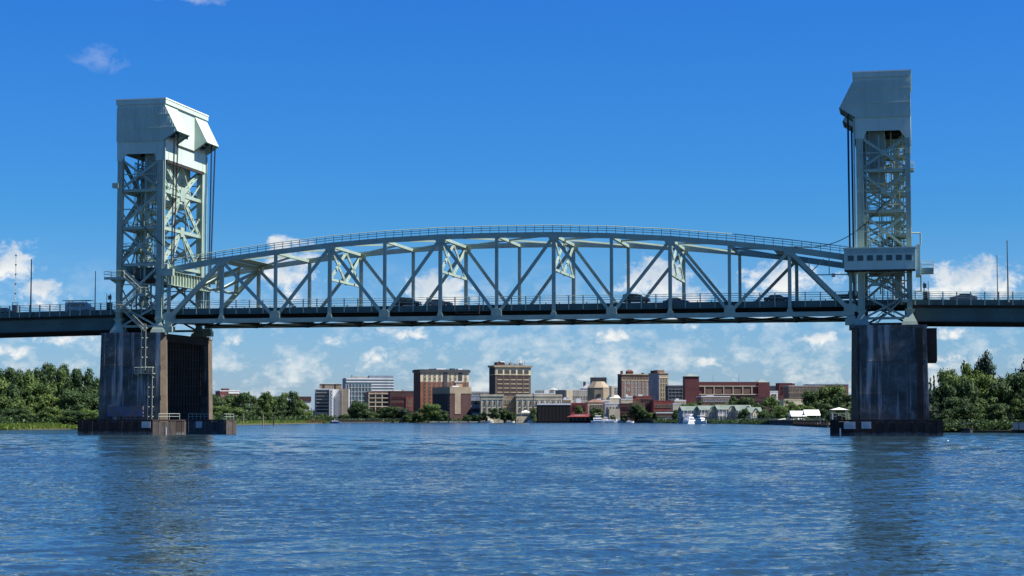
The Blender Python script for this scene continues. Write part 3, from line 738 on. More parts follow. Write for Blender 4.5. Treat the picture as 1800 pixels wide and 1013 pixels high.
    for i in range(9):
        z = 4 + i * 1.7; g.box(X(i0 + .9), X(i0 + 1.15), -.33, W + .28, z, z + .16)
    for i in range(14):
        y = .6 + i * 1.4; g.box(X(i0 + 1.0), X(i0 + 1.2), y, y + .14, 3, 17.2)
    g.build('wall_ribs', M['pier_dark'], T, stuff=True)
    return T
pier(0, -1, 'left concrete bridge pier with a ladder, white drips and a faded blue paint patch')
pier(LX, 1, 'right concrete bridge pier, grey streaked face under the control room tower')

def fender(X0, s, label):
    X = lambda o: X0 + s * o
    T = thing('pier_fender', label, 'fender', (X(6), W / 2, 0))
    poly = [(14.9, -6.0), (0.4, -6.0), (-3.6, -2.0), (-3.6, W + 6.4), (-1.6, W + 8.4), (14.9, W + 8.4)]
    inner = [(13.9, -5.0), (.8, -5.0), (-2.6, -1.6), (-2.6, W + 6), (-1.2, W + 7.4), (13.9, W + 7.4)]
    n = 6
    # walers and deck
    g = MB()
    for i in range(n):
        a, b = poly[i], poly[(i + 1) % n]; c, d = inner[(i + 1) % n], inner[i]
        g.hexa([(X(a[0]), a[1], 2.55), (X(b[0]), b[1], 2.55), (X(c[0]), c[1], 2.55), (X(d[0]), d[1], 2.55), (X(a[0]), a[1], 2.85), (X(b[0]), b[1], 2.85), (X(c[0]), c[1], 2.85), (X(d[0]), d[1], 2.85)])
    g.build('fender_deck', M['timber'], T)
    g = MB(); g.prism_z([(X(a), b) for a, b in ([(13.2, -4.2), (1.1, -4.2), (-1.8, -1.2), (-1.8, W + 5.2), (-.6, W + 6.4), (13.2, W + 6.4)][::(1 if s > 0 else -1)])], -1.5, 2.2)
    g.build('footing_block', M['pier_dark'], T)
    # vertical planks along the visible sides
    l = T.location
    mats = [M['timber'], M['timber_grey']]
    cache = {}
    for i in range(n):
        a, b = Vector((X(poly[i][0]), poly[i][1])), Vector((X(poly[(i + 1) % n][0]), poly[(i + 1) % n][1]))
        L = (b - a).length; cnt = int(L / .95); ang = atan2(b.y - a.y, b.x - a.x)
        if i in (3, 4): cnt = int(L / 1.8)
        wdt = L / cnt
        face_in = (i == 2 or i == 1) and s < 0
        for k in range(cnt):
            grey = face_in and random.random() < (.75 if i == 2 else .45)
            kk = (round(wdt, 2), grey, random.randint(0, 2))
            if kk not in cache:
                hgt = (2.5, 2.58, 2.44)[kk[2]]; dd = (.10, .14, .07)[kk[2]]
                cache[kk] = MB().box(-wdt / 2 + .035, wdt / 2 - .035, -dd, dd, -1.2, hgt).mesh('plank', mats[1 if grey else 0])
            p_ = a.lerp(b, (k + .5) / cnt); place(cache[kk], 'plank', T, (p_.x - l[0], p_.y - l[1], 0), ang)
        for z in (.7, 1.9):
            d_ = (b - a).normalized(); nrm = Vector((d_.y, -d_.x)) * (s if s > 0 else 1)
            MB().beam((a.x, a.y, z), (b.x, b.y, z), .1, .25).build('waler', M['timber'], T) if i in (3, 4) else None
    # handrails on the deck
    def rail(p, q_):
        g = MB()
        p = Vector((X(p[0]), p[1], 2.85)); q_ = Vector((X(q_[0]), q_[1], 2.85)); L = (q_ - p).length; c = max(1, int(L / 2))
        g.tube(p + Vector((0, 0, 1.05)), q_ + Vector((0, 0, 1.05)), .06, 4); g.tube(p + Vector((0, 0, .55)), q_ + Vector((0, 0, .55)), .05, 4)
        for i in range(c + 1): a = p.lerp(q_, i / c); g.tube(a, a + Vector((0, 0, 1.05)), .06, 4)
        g.build('deck_railing', M['stair'], T)
    rail((-.4, -5), (-3.2, -2)); rail((-3.3, W), (-3.3, W + 6)); rail((-3.3, 2), (-3.3, 12))
    def board(o0, o1, z0, z1, y):
        g = MB(); g.box(X(o0), X(o1), y - .05, y, z0, z1)
        for t in (.3, .5, .7):
            g.box(X(o0) + (X(o1) - X(o0)) * .15, X(o0) + (X(o1) - X(o0)) * .85, y - .056, y - .052, z0 + (z1 - z0) * t - .04, z0 + (z1 - z0) * t + .04, 1)
        g.build('sign_board', [M['white_dull'], mat('faded_blue', (.36, .42, .5), .8)], T)
    if s < 0:
        board(.7, 2.4, 1.35, 2.5, -6.2)
        g = MB(); g.box(X(-3.8), X(-3.74), 4.5, 7.6, 1.3, 2.5); g.build('sign_board', M['white_dull'], T)
        g = MB(); g.box(X(-1.5) - .1, X(-1.5) + .1, -4.35, -4.25, .1, 1.4); g.build('tide_gauge', M['white'], T)
    else:
        board(-1.2, .7, 1.3, 2.5, -6.2); board(1.7, 3.3, 1.35, 2.5, -6.2)
        g = MB(); g.box(X(-1.9), X(-1.7), -6.2, -6.12, .1, 1.4); g.build('tide_gauge', M['white'], T)
        g = MB(); g.box(X(-2.4), X(-1.6), -5.4, -4.6, 2.85, 3.5); g.build('equipment_box', M['timber'], T)
    return T
fender(0, -1, 'low plank fender round the left pier at water level, its channel side weathered grey')
fender(LX, 1, 'low dark plank fender round the right pier with two pale sign boards at its left')

# ------------------------------------------------------------------ approach spans
def approach(X0, s, length, slope, label):
    X = lambda o: X0 + s * o
    T = thing('approach_span', label, 'bridge span', (X(20), W / 2, 18))
    def zz(o): return -slope * max(0, o - 9)
    def strip(name, y0, y1, za, zb, m, o0=.7, o1=None):
        o1 = o1 or length; g = MB()
        for a, b in ((o0, 9), (9, o1)):
            if b <= a: continue
            g.hexa([(X(a), y0, za + zz(a)), (X(b), y0, za + zz(b)), (X(b), y1, za + zz(b)), (X(a), y1, za + zz(a)), (X(a), y0, zb + zz(a)), (X(b), y0, zb + zz(b)), (X(b), y1, zb + zz(b)), (X(a), y1, zb + zz(a))])
        return g.build(name, m, T)
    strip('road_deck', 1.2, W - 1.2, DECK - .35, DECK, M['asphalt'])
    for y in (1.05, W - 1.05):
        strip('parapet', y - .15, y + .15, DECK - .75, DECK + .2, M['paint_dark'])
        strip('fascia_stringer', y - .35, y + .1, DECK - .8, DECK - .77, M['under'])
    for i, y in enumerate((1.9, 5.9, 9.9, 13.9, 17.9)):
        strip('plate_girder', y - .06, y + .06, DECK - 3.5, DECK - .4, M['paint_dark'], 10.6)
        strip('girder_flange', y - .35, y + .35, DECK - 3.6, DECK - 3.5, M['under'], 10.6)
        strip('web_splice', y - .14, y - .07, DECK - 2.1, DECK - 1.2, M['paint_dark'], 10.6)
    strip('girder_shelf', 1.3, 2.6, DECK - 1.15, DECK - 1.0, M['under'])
    o = 11.5; l = T.location
    me = MB().box(-.06, .06, -.3, 0, -3.5, -1.1).mesh('web_stiffener', M['paint_dark'])
    mf = MB().box(-.15, .15, 0, W - 4, -2.9, -.7).mesh('cross_frame', M['under'])
    while o < length: place(mf, 'cross_frame', T, (X(o) - l[0], 2 - l[1], DECK + zz(o) - l[2])); o += 6
    mp = MB().box(-.1, .1, -.14, .02, -.75, 1.55).mesh('railing_post', pt)
    o = 1.6
    while o < length:
        place(mp, 'railing_post', T, (X(o) - l[0], .86 - l[1], DECK + zz(o) - l[2]))
        place(mp, 'railing_post', T, (X(o) - l[0], W - .86 - l[1], DECK + zz(o) - l[2])); o += 2.05 if s < 0 else 2.3
    for y in (.8, W - .8):
        for z in (.55, .85, 1.18, 1.5):
            g = MB()
            for a, b in ((.8, 9), (9, length)): g.tube((X(a), y, DECK + z + zz(a)), (X(b), y, DECK + z + zz(b)), .05, 5)
            g.build('railing_rail', pt, T)
    return T
approach(0, -1, 80, .016, 'left approach span of dark green plate girders running off the left edge towards the wood')
approach(LX, 1, 80, .017, 'right approach span of dark green plate girders running off above the tall trees')
# end wall / bulkhead of the approach over the pier cap
def gate(X0, s, label):
    X = lambda o: X0 + s * o
    T = thing('traffic_gate', label, 'traffic gate', (X(12.5), 1.4, DECK))
    g = MB(); g.box(X(12.1), X(12.9), 1.3, 2.1, DECK, DECK + 1.6); g.build('gate_housing', M['under'], T)
    g = MB(); g.tube((X(12.3), 1.5, DECK + 1.6), (X(12.3), 1.5, DECK + 3.2), .1); g.tube((X(13.0), 1.5, DECK + .2), (X(13.0), 1.5, DECK + 3.3), .06); g.build('gate_mast', M['lamp_metal'], T)
    g = MB(); g.box(X(12.1), X(12.7), 1.35, 1.6, DECK + 2.1, DECK + 2.9); g.build('signal_box', M['lamp_metal'], T)
gate(0, -1, 'small traffic gate housing on the deck just left of the left tower')
gate(LX, 1, 'small traffic gate housing on the deck just right of the right tower')

# light poles on the approaches
def pole(u, vt, d, zbase, y, r, label, armed=0):
    # solve position along the bridge from the photo column
    lo, hi = -200, 300
    def uu(x):
        dx, dy = x - CAMX, y - CAMY; dep = dx * sin(YAW) + dy * cos(YAW); lat = dx * cos(YAW) - dy * sin(YAW); return 900 + FPX * lat / (dep * cos(PITCH)), dep
    for _ in range(50):
        m_ = (lo + hi) / 2
        if uu(m_)[0] < u: lo = m_
        else: hi = m_
    dep = uu(lo)[1]; zt = H(vt, dep)
    T = thing('light_pole', label, 'lamp post', (lo, y, zbase), group='slim poles along the bridge approaches')
    g = MB(); g.tube((0, 0, .5), (0, 0, zt - zbase), r, 8, r * .6); g.build('pole', M['lamp_metal'], T, world=False)
    g = MB(); g.box(-.22, .22, -.22, .22, 0, .12); g.tube((0, 0, .12), (0, 0, .5), r * 1.8, 8, r * 1.2); g.build('pole_base', M['lamp_metal'], T, world=False)
    g = MB(); g.tube((0, 0, zt - zbase), (0, 0, zt - zbase + .25), r * .9, 8, r * .5); g.build('pole_cap', M['lamp_metal'], T, world=False)
    return T
pole(50.5, 458, 0, 22.4, .5, .16, 'tall slim dark pole on the left approach, nearer the left edge')
pole(164, 479, 0, 22.8, .5, .12, 'shorter slim pole on the left approach, between white van and left tower')
pole(1757.5, 451, 0, 22.6, 1.5, .1, 'shorter of the two slim poles at the far right of the right approach')
pole(1776, 425, 0, 22.5, .5, .14, 'tallest slim pole, rightmost on the right approach')
# ------------------------------------------------------------------ vehicles on the deck
def bridge_x(u, y):
    """X on the bridge line y seen at photo column u"""
    lo, hi = -200, 300
    for _ in range(50):
        m_ = (lo + hi) / 2; dx, dy = m_ - CAMX, y - CAMY
        if 900 + FPX * (dx * cos(YAW) - dy * sin(YAW)) / ((dx * sin(YAW) + dy * cos(YAW)) * cos(PITCH)) < u: lo = m_
        else: hi = m_
    return lo
M['tyre'] = mat('tyre_rubber', (.02, .02, .02), .9, .1, 1)
M['car_black'] = mat('black_car_paint', (.02, .02, .022), .25, .1, 1, spec=.6); M['car_grey'] = mat('grey_car_paint', (.16, .17, .18), .3, .1, 1, spec=.6)
M['car_silver'] = mat('silver_car_paint', (.45, .47, .48), .3, .05, 1, spec=.6); M['car_blue'] = mat('blue_car_paint', (.04, .07, .14), .3, .05, 1, spec=.6)
M['car_red'] = mat('red_car_paint', (.45, .03, .03), .3, .05, 1, spec=.6)
M['headlamp'] = mat('lamp_glass', (.6, .6, .55), .2, .05, 1)
PROF = {
    'sedan': (4.7, 1.42, [(-2.3, .35), (-2.35, .85), (-1.7, .98), (-1.1, 1.4), (.35, 1.42), (1.15, 1.0), (2.2, .86), (2.35, .4)], (-1.35, 1.0)),
    'suv': (4.9, 1.85, [(-2.4, .4), (-2.45, 1.1), (-2.25, 1.8), (-1.0, 1.88), (.5, 1.82), (1.25, 1.2), (2.3, 1.08), (2.45, .45)], (-2.1, 1.2)),
    'van': (5.2, 2.0, [(-2.6, .4), (-2.6, 1.9), (-2.3, 2.02), (1.3, 2.0), (2.0, 1.25), (2.6, 1.05), (2.65, .45)], (-2.2, 1.7)),
    'pickup': (6.4, 1.95, [(-3.2, .6), (-3.2, 1.25), (-.4, 1.3), (-.2, 1.95), (1.2, 1.92), (1.8, 1.3), (3.05, 1.15), (3.15, .6)], (-.1, 1.7)),
}
def vehicle(kind, u, y, paint, label, face=1, zoff=0, cat='car', name='car', world_loc=None, rz=0):
    L_, Hh, prof, (c0, c1) = PROF[kind]
    if world_loc is None:
        x = bridge_x(u, y); o_ = -x if x < 0 else x - LX
        z = DECK + zoff - .016 * max(0, o_ - 9); loc = (x, y, z)
    else: loc = world_loc
    T = thing(name, label, cat, loc, rz if world_loc else (0 if face > 0 else pi))
    T['group'] = 'vehicles crossing the bridge' if world_loc is None else 'cars parked by the river front'
    g = MB(); n = len(prof)
    rings = []
    for yy, sc in ((-.92, 0), (-.86, 1), (.86, 1), (.92, 0)):
        rings.append([(px_ * (1 if sc else .985), yy, pz if sc else (pz if pz < 1.05 else pz - (pz - 1.0) * .04)) for px_, pz in prof])
    k = 0
    for r_ in rings: g.v += r_
    for a in range(3):
        for i in range(n):
            j = (i + 1) % n; g.f.append((a * n + i, a * n + j, (a + 1) * n + j, (a + 1) * n + i)); g.m.append(0)
    g.f.append(tuple(range(n - 1, -1, -1))); g.m.append(0); g.f.append(tuple(3 * n + i for i in range(n))); g.m.append(0)
    g.build('body', paint, T, world=False)
    zb = 1.0 if kind == 'sedan' else 1.18; zt = Hh - .14
    for sy in (-1, 1):
        g = MB(); g.prism_y([(c0 + .15, zb), (c1 + .1, zb), (c1 - .45, zt), (c0 + .35, zt)], sy * .9, sy * .945); g.build('side_window', M['glass'], T, world=False)
        for wx in (-L_ * .31, L_ * .31):
            g = MB(); g.tube((wx, sy * .72, .34), (wx, sy * .95, .34), .34, 14)
            w_ = g.build('wheel', M['tyre'], T, world=False)
            h_ = MB(); h_.tube((wx, sy * .95, .34), (wx, sy * .965, .34), .2, 10); h_.build('rim', M['car_silver'], w_, world=False)
        g = MB(); g.box(L_ / 2 - .14, L_ / 2 - .02, sy * .5, sy * .82, .66, .82); g.build('headlight', M['headlamp'], T, world=False)
    if kind == 'van' and world_loc is None:
        g = MB()
        for rx in (-1.8, 1.0): g.box(rx - .04, rx + .04, -.85, .85, 2.2, 2.26); g.box(rx - .04, rx + .04, -.85, -.79, 2.0, 2.2); g.box(rx - .04, rx + .04, .79, .85, 2.0, 2.2)
        for yy in (-.85, -.3, .3, .8): g.box(-3.2, 2.5, yy - .05, yy + .05, 2.26, 2.36)
        for i in range(10): g.box(-3.0 + i * .58, -2.95 + i * .58, -.85, .8, 2.28, 2.33)
        g.build('roof_rack', M['car_grey'], T, world=False)
    return T
vehicle('van', 137, 4.0, M['car_silver'], 'pale silver van with long ladders on its roof rack, on the left approach', cat='van', name='van')
vehicle('sedan', -2, 4.0, M['car_black'], 'dark car cut by the left edge of the photo on the left approach', face=-1)
vehicle('suv', 716, 3.4, M['car_black'], 'black sport utility car left of a grey sedan near the second sway frame')
vehicle('sedan', 772, 3.4, M['car_grey'], 'grey sedan behind the truss vertical, following right of a black sport utility car')
vehicle('suv', 1120, 3.2, M['car_black'], 'tallest dark sport utility car on the span, right of centre, before a white cloud', zoff=.05)
vehicle('sedan', 1190, 7.5, M['car_blue'], 'low dark blue sedan in the far lane beside the fourth sway frame')
vehicle('sedan', 1369, 3.4, M['car_black'], 'black sedan near the right end portal of the span')
vehicle('pickup', 1497, 3.6, M['car_black'], 'dark pickup truck passing under the windowed control room', cat='pickup truck', name='pickup_truck')
vehicle('sedan', 1697, 4.6, M['car_grey'], 'grey sedan low behind the railing of the right approach', face=-1)

# ------------------------------------------------------------------ trees
def leaf_mat(name, col, col2):
    m = bpy.data.materials.new(name); m.use_nodes = True; t = m.node_tree; B = t.nodes['Principled BSDF']
    B.inputs['Roughness'].default_value = .65; B.inputs['Specular IOR Level'].default_value = .25
    g = t.nodes.new('ShaderNodeNewGeometry'); n = t.nodes.new('ShaderNodeTexNoise'); n.inputs['Scale'].default_value = .45; n.inputs['Detail'].default_value = 5
    t.links.new(g.outputs['Position'], n.inputs[0])
    n.inputs['Scale'].default_value = .3
    r = t.nodes.new('ShaderNodeMapRange'); r.inputs[1].default_value = .35; r.inputs[2].default_value = .65; t.links.new(n.outputs[0], r.inputs[0])
    ad = t.nodes.new('ShaderNodeMath'); ad.operation = 'MULTIPLY_ADD'; t.links.new(g.outputs['Random Per Island'], ad.inputs[0]); ad.inputs[1].default_value = .7
    ml = t.nodes.new('ShaderNodeMath'); ml.operation = 'MULTIPLY_ADD'; t.links.new(r.outputs[0], ml.inputs[0]); ml.inputs[1].default_value = .6; ml.inputs[2].default_value = -.15; t.links.new(ml.outputs[0], ad.inputs[2])
    mx_ = t.nodes.new('ShaderNodeMix'); mx_.data_type = 'RGBA'; t.links.new(ad.outputs[0], mx_.inputs[0]); mx_.inputs[6].default_value = (*col2, 1); mx_.inputs[7].default_value = (*col, 1)
    t.links.new(mx_.outputs[2], B.inputs['Base Color'])
    tr = t.nodes.new('ShaderNodeBsdfTranslucent'); t.links.new(mx_.outputs[2], tr.inputs[0])
    ms = t.nodes.new('ShaderNodeMixShader'); ms.inputs[0].default_value = .28; t.links.new(B.outputs[0], ms.inputs[1]); t.links.new(tr.outputs[0], ms.inputs[2])
    t.links.new(ms.outputs[0], t.nodes['Material Output'].inputs[0]); return m
LEAF = [leaf_mat('dark_leaves', (.068, .118, .034), (.014, .036, .015)), leaf_mat('mid_leaves', (.12, .185, .042), (.03, .062, .018)), leaf_mat('yellow_green_leaves', (.15, .22, .045), (.05, .09, .02)), leaf_mat('blue_green_leaves', (.05, .09, .05), (.02, .035, .025))]
M['bark'] = mat('bark', (.09, .07, .055), .95, .35, 2)
def crown_mesh(seed, nlobe, leaves, shape='round', leaf=.055):
    """unit crown: height 1 (z 0..1), radius about .5; leaves spread through lumpy lobes"""
    R = random.Random(seed); g = MB(); lobes = []
    for i in range(nlobe):
        if shape == 'round':
            z = R.uniform(.18, .86); rad = .36 * sqrt(max(.05, 1 - ((z - .45) / .55) ** 2)); a = R.uniform(0, 2 * pi); r = R.uniform(.35, 1) * rad; s = R.uniform(.11, .2)
        elif shape == 'tall':
            z = R.uniform(.08, .9); rad = .30 * sqrt(max(.03, 1 - ((z - .4) / .6) ** 2)); a = R.uniform(0, 2 * pi); r = R.uniform(.3, 1) * rad; s = R.uniform(.09, .16)
        elif shape == 'spread':
            z = R.uniform(.3, .9); rad = .42 * sqrt(max(.05, 1 - ((z - .4) / .62) ** 2)); a = R.uniform(0, 2 * pi); r = R.uniform(.3, 1) * rad; s = R.uniform(.09, .17)
        elif shape == 'cone':
            z = i / nlobe; rad = .16 * (1 - z) + .01; a = R.uniform(0, 2 * pi); r = R.uniform(.2, 1) * rad; s = .05 + .07 * (1 - z)
        lobes.append((r * cos(a), r * sin(a), z, s))
    tot = sum(l[3] ** 2 for l in lobes)
    for (lx, ly, lz, s) in lobes:
        for _ in range(int(leaves * s * s / tot)):
            d = Vector((R.gauss(0, 1), R.gauss(0, 1), R.gauss(0, 1))).normalized(); rr = s * (R.random() ** .35) * R.uniform(.85, 1.22)
            c = Vector((lx, ly, lz)) + Vector((d.x * rr, d.y * rr, d.z * rr * .8))
            nrm = (d + Vector((R.uniform(-1, 1), R.uniform(-1, 1), R.uniform(-.4, 1.2))) * .7).normalized()
            t = nrm.orthogonal().normalized(); t.rotate(Matrix.Rotation(R.uniform(0, 6.28), 3, nrm)); b = nrm.cross(t)
            q = leaf * R.uniform(.5, 1.15); q2 = q * R.uniform(.45, .9)
            g.face([c - t * q, c - b * q2 * .8 + t * q * .1, c + t * q, c + b * q2])
    # closed inner blobs, added to block light through the crown
    for (lx, ly, lz, s) in lobes[::2]:
        rs = []
        for (pz, pr) in ((-1, .01), (-.5, .8), (.4, .85), (1, .01)):
            rs.append([(lx + cos(a_ * 1.2566) * s * .55 * pr, ly + sin(a_ * 1.2566) * s * .55 * pr, lz + pz * s * .5) for a_ in range(5)])
        k = len(g.v)
        for r_ in rs: g.v += r_
        for a in range(3):
            for i in range(5): j = (i + 1) % 5; g.f.append((k + a * 5 + i, k + a * 5 + j, k + (a + 1) * 5 + j, k + (a + 1) * 5 + i)); g.m.append(0)
    return g, lobes
CR = []
for seed, nl, lv, sh, lf in ((1, 26, 5200, 'round', .034), (2, 30, 5600, 'round', .032), (3, 26, 4800, 'tall', .03), (4, 30, 5200, 'spread', .034), (5, 16, 1800, 'cone', .03), (6, 24, 5000, 'tall', .03), (7, 22, 4600, 'round', .036)):
    g, lobes = crown_mesh(seed, nl, lv, sh, lf); CR.append((g, lobes))
CM = {}
def crown(proto, leaf):
    if (proto, leaf) not in CM: CM[(proto, leaf)] = CR[proto][0].mesh('crown', LEAF[leaf])
    return CM[(proto, leaf)]
TM = {}
def trunk(proto):
    if proto in TM: return TM[proto]
    R = random.Random(50 + proto); g = MB()
    g.tube((0, 0, 0), (.01, .0, .45), .028, 7, .018); g.tube((.01, 0, .45), (.0, .01, .8), .018, 6, .006)
    for lx, ly, lz, s in CR[proto][1][::3]:
        g.tube((0, 0, max(.12, lz * .45)), (lx, ly, lz), .009, 5, .003)
    TM[proto] = g.mesh('trunk', M['bark']); return TM[proto]
def tree(u, vtop, d, wpx, proto, leaf, label, group, lift=0, name='broadleaf_tree', base=.5):
    x, y = G(u, d); h = H(vtop, d) - base; wd = wpx * PXM(d)
    T = thing(name, label, 'tree', (x, y, base), random.uniform(0, 6.28), group)
    cz = lift * h; ch = h - cz
    c = place(crown(proto, leaf), 'crown', T, (0, 0, cz)); f = {0: .92, 1: .92, 2: .74, 3: 1.0, 4: .42, 5: .74, 6: .92}[proto]
    c.scale = (wd / f, wd / f, ch / 1.02)
    t = place(trunk(proto), 'trunk', T, (0, 0, 0)); t.scale = (wd / f * .9, wd / f * .9, h)
    return T
LW = 'trees of the left bank wood'; MW = 'trees of the wood right of the left pier'; RW = 'trees of the right bank wood'; CT = 'trees along the town riverfront'
ordn = ['first', 'second', 'third', 'fourth', 'fifth', 'sixth', 'seventh', 'eighth', 'ninth', 'tenth', 'eleventh', 'twelfth', 'thirteenth', 'fourteenth', 'fifteenth', 'sixteenth']
# left wood: back row by skyline, then front row of lower trees
back = [(-22, 650, 70, 0, 1), (4, 644, 46, 5, 0), (24, 638, 40, 2, 0), (46, 643, 52, 0, 1), (66, 639, 40, 2, 0), (82, 634, 34, 5, 0), (98, 633, 32, 2, 1), (111, 636, 30, 5, 0), (126, 650, 50, 0, 1), (142, 641, 44, 3, 0), (156, 656, 54, 6, 0), (172, 664, 54, 1, 0), (200, 668, 50, 0, 0)]
for i, (u, v, w_, p_, l_) in enumerate(back):
    tree(u, v, 600 + (i % 3) * 14, w_ * 1.15, p_, l_, f"{['full', 'tall narrow', 'dark', 'lumpy'][i % 4]} tree on the left wood skyline, {ordn[i]} from the left edge", LW)
frn = [(-14, 690, 62, 1, 1), (18, 672, 56, 0, 0), (44, 690, 50, 6, 1), (68, 668, 58, 1, 1), (92, 690, 50, 0, 2), (112, 676, 50, 6, 0), (134, 684, 56, 1, 0), (160, 690, 52, 0, 0), (185, 690, 50, 6, 0), (3, 715, 50, 6, 0), (30, 716, 46, 1, 0), (56, 722, 46, 0, 1), (80, 712, 50, 6, 1), (104, 714, 50, 0, 1), (130, 720, 46, 1, 0), (152, 716, 46, 0, 2), (174, 718, 50, 6, 1)]
for i, (u, v, w_, p_, l_) in enumerate(frn):
    lower = i > 8
    tree(u, v, (572 if not lower else 556) + (i % 2) * 8, w_ * 1.15, p_, l_, f"{'low bushy' if lower else 'mid-height leafy'} tree in the left wood, {ordn[i if not lower else i - 9]} from the left in its {'front' if lower else 'middle'} row", LW)
mid = [(372, 690, 46, 0, 0), (392, 694, 34, 6, 1), (408, 690, 30, 1, 0), (424, 687, 30, 3, 0), (440, 686, 34, 0, 0), (456, 690, 30, 6, 0), (468, 684, 26, 2, 1), (484, 692, 34, 1, 0), (500, 688, 20, 5, 1), (514, 683, 24, 2, 0), (526, 700, 26, 0, 1), (538, 712, 26, 6, 0)]
for i, (u, v, w_, p_, l_) in enumerate(mid):
    tree(u, v, 1120 + (i % 3) * 20 + max(0, (i - 6)) * 22, w_ * 1.25, p_, l_, f"{['rounded', 'bushy', 'dark green', 'leaning'][i % 4]} tree on the second wood's skyline, {ordn[i]} from the left pier", MW)
midf = [(386, 712, 36, 1, 1), (410, 714, 34, 0, 1), (432, 712, 34, 6, 0), (455, 714, 34, 0, 0), (476, 712, 34, 1, 0), (497, 710, 32, 6, 0), (516, 712, 30, 0, 0), (534, 722, 28, 1, 1)]
for i, (u, v, w_, p_, l_) in enumerate(midf):
    tree(u, v, 1060 + i * 25, w_ * 1.3, p_, l_, f"low leafy tree just above the bright marsh grass, {ordn[i]} from the left pier", MW)
right = [(1620, 650, 40, 0, 3, 'dark tree partly hidden by the right pier'), (1652, 662, 10, 4, 0, 'narrower left one of two pointed cypress trees right of the right pier'), (1642, 655, 10, 4, 0, 'x'),
         (1666, 641, 40, 1, 1, 'left shoulder tree of the right wood, pale green top'), (1692, 626, 46, 6, 1, 'tall light green tree left of the highest dark tree'), (1741, 609, 46, 0, 3, 'highest spreading dark crown standing above the right wood'),
         (1716, 642, 52, 1, 2, 'broad yellow green tree in the middle of the right wood'), (1768, 650, 42, 0, 1, 'rounded green tree just right of the highest dark crown'), (1785, 650, 44, 6, 0, 'grey green tree one short of the right edge, on the skyline'), (1808, 618, 54, 0, 3, 'tall dark tree cut by the right edge of the photo'),
         (1840, 640, 60, 0, 0, 'dark tree just past the right edge')]
for u, v, w_, p_, l_, lab in right:
    if lab == 'x': lab = 'taller right one of two pointed cypress trees right of the right pier'; u, v = 1643, 656
    if p_ == 4 and 'narrower' in lab: u, v = 1636, 660
    tree(u, v, 490 if p_ != 4 else 500, w_ * 1.25, p_, l_, lab, RW, name='cypress_tree' if p_ == 4 else 'broadleaf_tree')
rf = [(1634, 682, 44, 1, 3), (1660, 664, 46, 0, 0), (1684, 652, 50, 1, 1), (1702, 660, 44, 0, 0), (1724, 652, 54, 1, 2), (1752, 656, 54, 0, 0), (1776, 656, 50, 6, 0), (1802, 648, 60, 1, 0),
      (1632, 706, 40, 0, 3), (1656, 716, 40, 6, 0), (1682, 694, 46, 1, 0), (1706, 706, 42, 0, 0), (1730, 692, 50, 6, 1), (1752, 706, 42, 1, 0), (1772, 712, 40, 0, 3), (1798, 696, 48, 6, 1)]
for i, (u, v, w_, p_, l_) in enumerate(rf):
    lower = i > 7
    tree(u, v, (462 if not lower else 436) - (i % 2) * 8, w_ * 1.2, p_, l_, f"{'low bank-side' if lower else 'middle height'} tree of the right wood, {ordn[i % 8]} from the pier in its {'front' if lower else 'middle'} row", RW)

# bushes under the woods and marsh grass
def scatter_band(name, us, d0, d1, n, h0, h1, wpx, leaf, lab, cat, quads=10):
    g = MB(); R = random.Random(hash(name) % 1000 if False else len(name))
    for _ in range(n):
        u = R.uniform(*us); t = (u - us[0]) / (us[1] - us[0]); dd = (d0[0] + (d0[1] - d0[0]) * t) + R.random() * (d1[0] + (d1[1] - d1[0]) * t)
        x, y = G(u, dd); hh = R.uniform(h0, h1); s = R.uniform(.8, 1.5) * wpx
        for _ in range(quads):
            c = Vector((x + R.gauss(0, s * .6), y + R.gauss(0, s * .6), .5 + R.uniform(.0, hh)))
            nrm = Vector((R.uniform(-1, 1), R.uniform(-1, 1), R.uniform(-.2, 1))).normalized(); tt = nrm.orthogonal().normalized(); b = nrm.cross(tt); q = s * R.uniform(.18, .4)
            g.face([c - tt * q, c - b * q * .7, c + tt * q, c + b * q * .7])
    o = g.build(name, LEAF[leaf]); o['kind'] = 'stuff'; o['label'] = lab; o['category'] = cat; return o
scatter_band('bank_bushes', (-60, 215), (540, 560), (30, 30), 900, 1.2, 3.4, 1.1, 0, 'dark green undergrowth at the foot of the left wood behind the marsh grass', 'bushes', 22)
scatter_band('bank_bushes', (370, 575), (1010, 1230), (40, 30), 700, 1.5, 4.5, 1.8, 0, 'dark undergrowth at the foot of the wood right of the left pier', 'bushes', 20)
scatter_band('bank_bushes', (1626, 1860), (412, 402), (14, 14), 500, .4, 2.4, .9, 0, 'leafy bushes hanging over the water edge under the right wood', 'bushes', 22)
M['reed'] = leaf_mat('marsh_grass_blades', (.26, .34, .06), (.12, .19, .035)); M['reed2'] = leaf_mat('dry_marsh_grass', (.30, .20, .08), (.16, .12, .05))
def reeds(name, us, d0, d1, n, h, mt_, lab):
    g = MB(); R = random.Random(n)
    for _ in range(n):
        u = R.uniform(*us); t = (u - us[0]) / (us[1] - us[0]); dd = (d0[0] + (d0[1] - d0[0]) * t) + R.random() * (d1[0] + (d1[1] - d1[0]) * t)
        x, y = G(u, dd); a = R.uniform(-.7, .7); w_ = R.uniform(.12, .3); hh = h * R.uniform(.35, 1.0) * (.75 + .25 * sin(x * .13) * sin(y * .21 + x * .05) + .15 * sin(x * .9 + y)); c, s_ = cos(a) * w_, sin(a) * w_
        lx, ly = R.uniform(-.6, .6), R.uniform(-.6, .6)
        g.face([(x - c, y - s_, .3), (x + c, y + s_, .3), (x + c * .7 + lx * .5, y + s_ * .7 + ly * .5, .3 + hh * .7), (x + lx, y + ly, .3 + hh)])
    o = g.build(name, mt_); o['kind'] = 'stuff'; o['label'] = lab; o['category'] = 'grass'
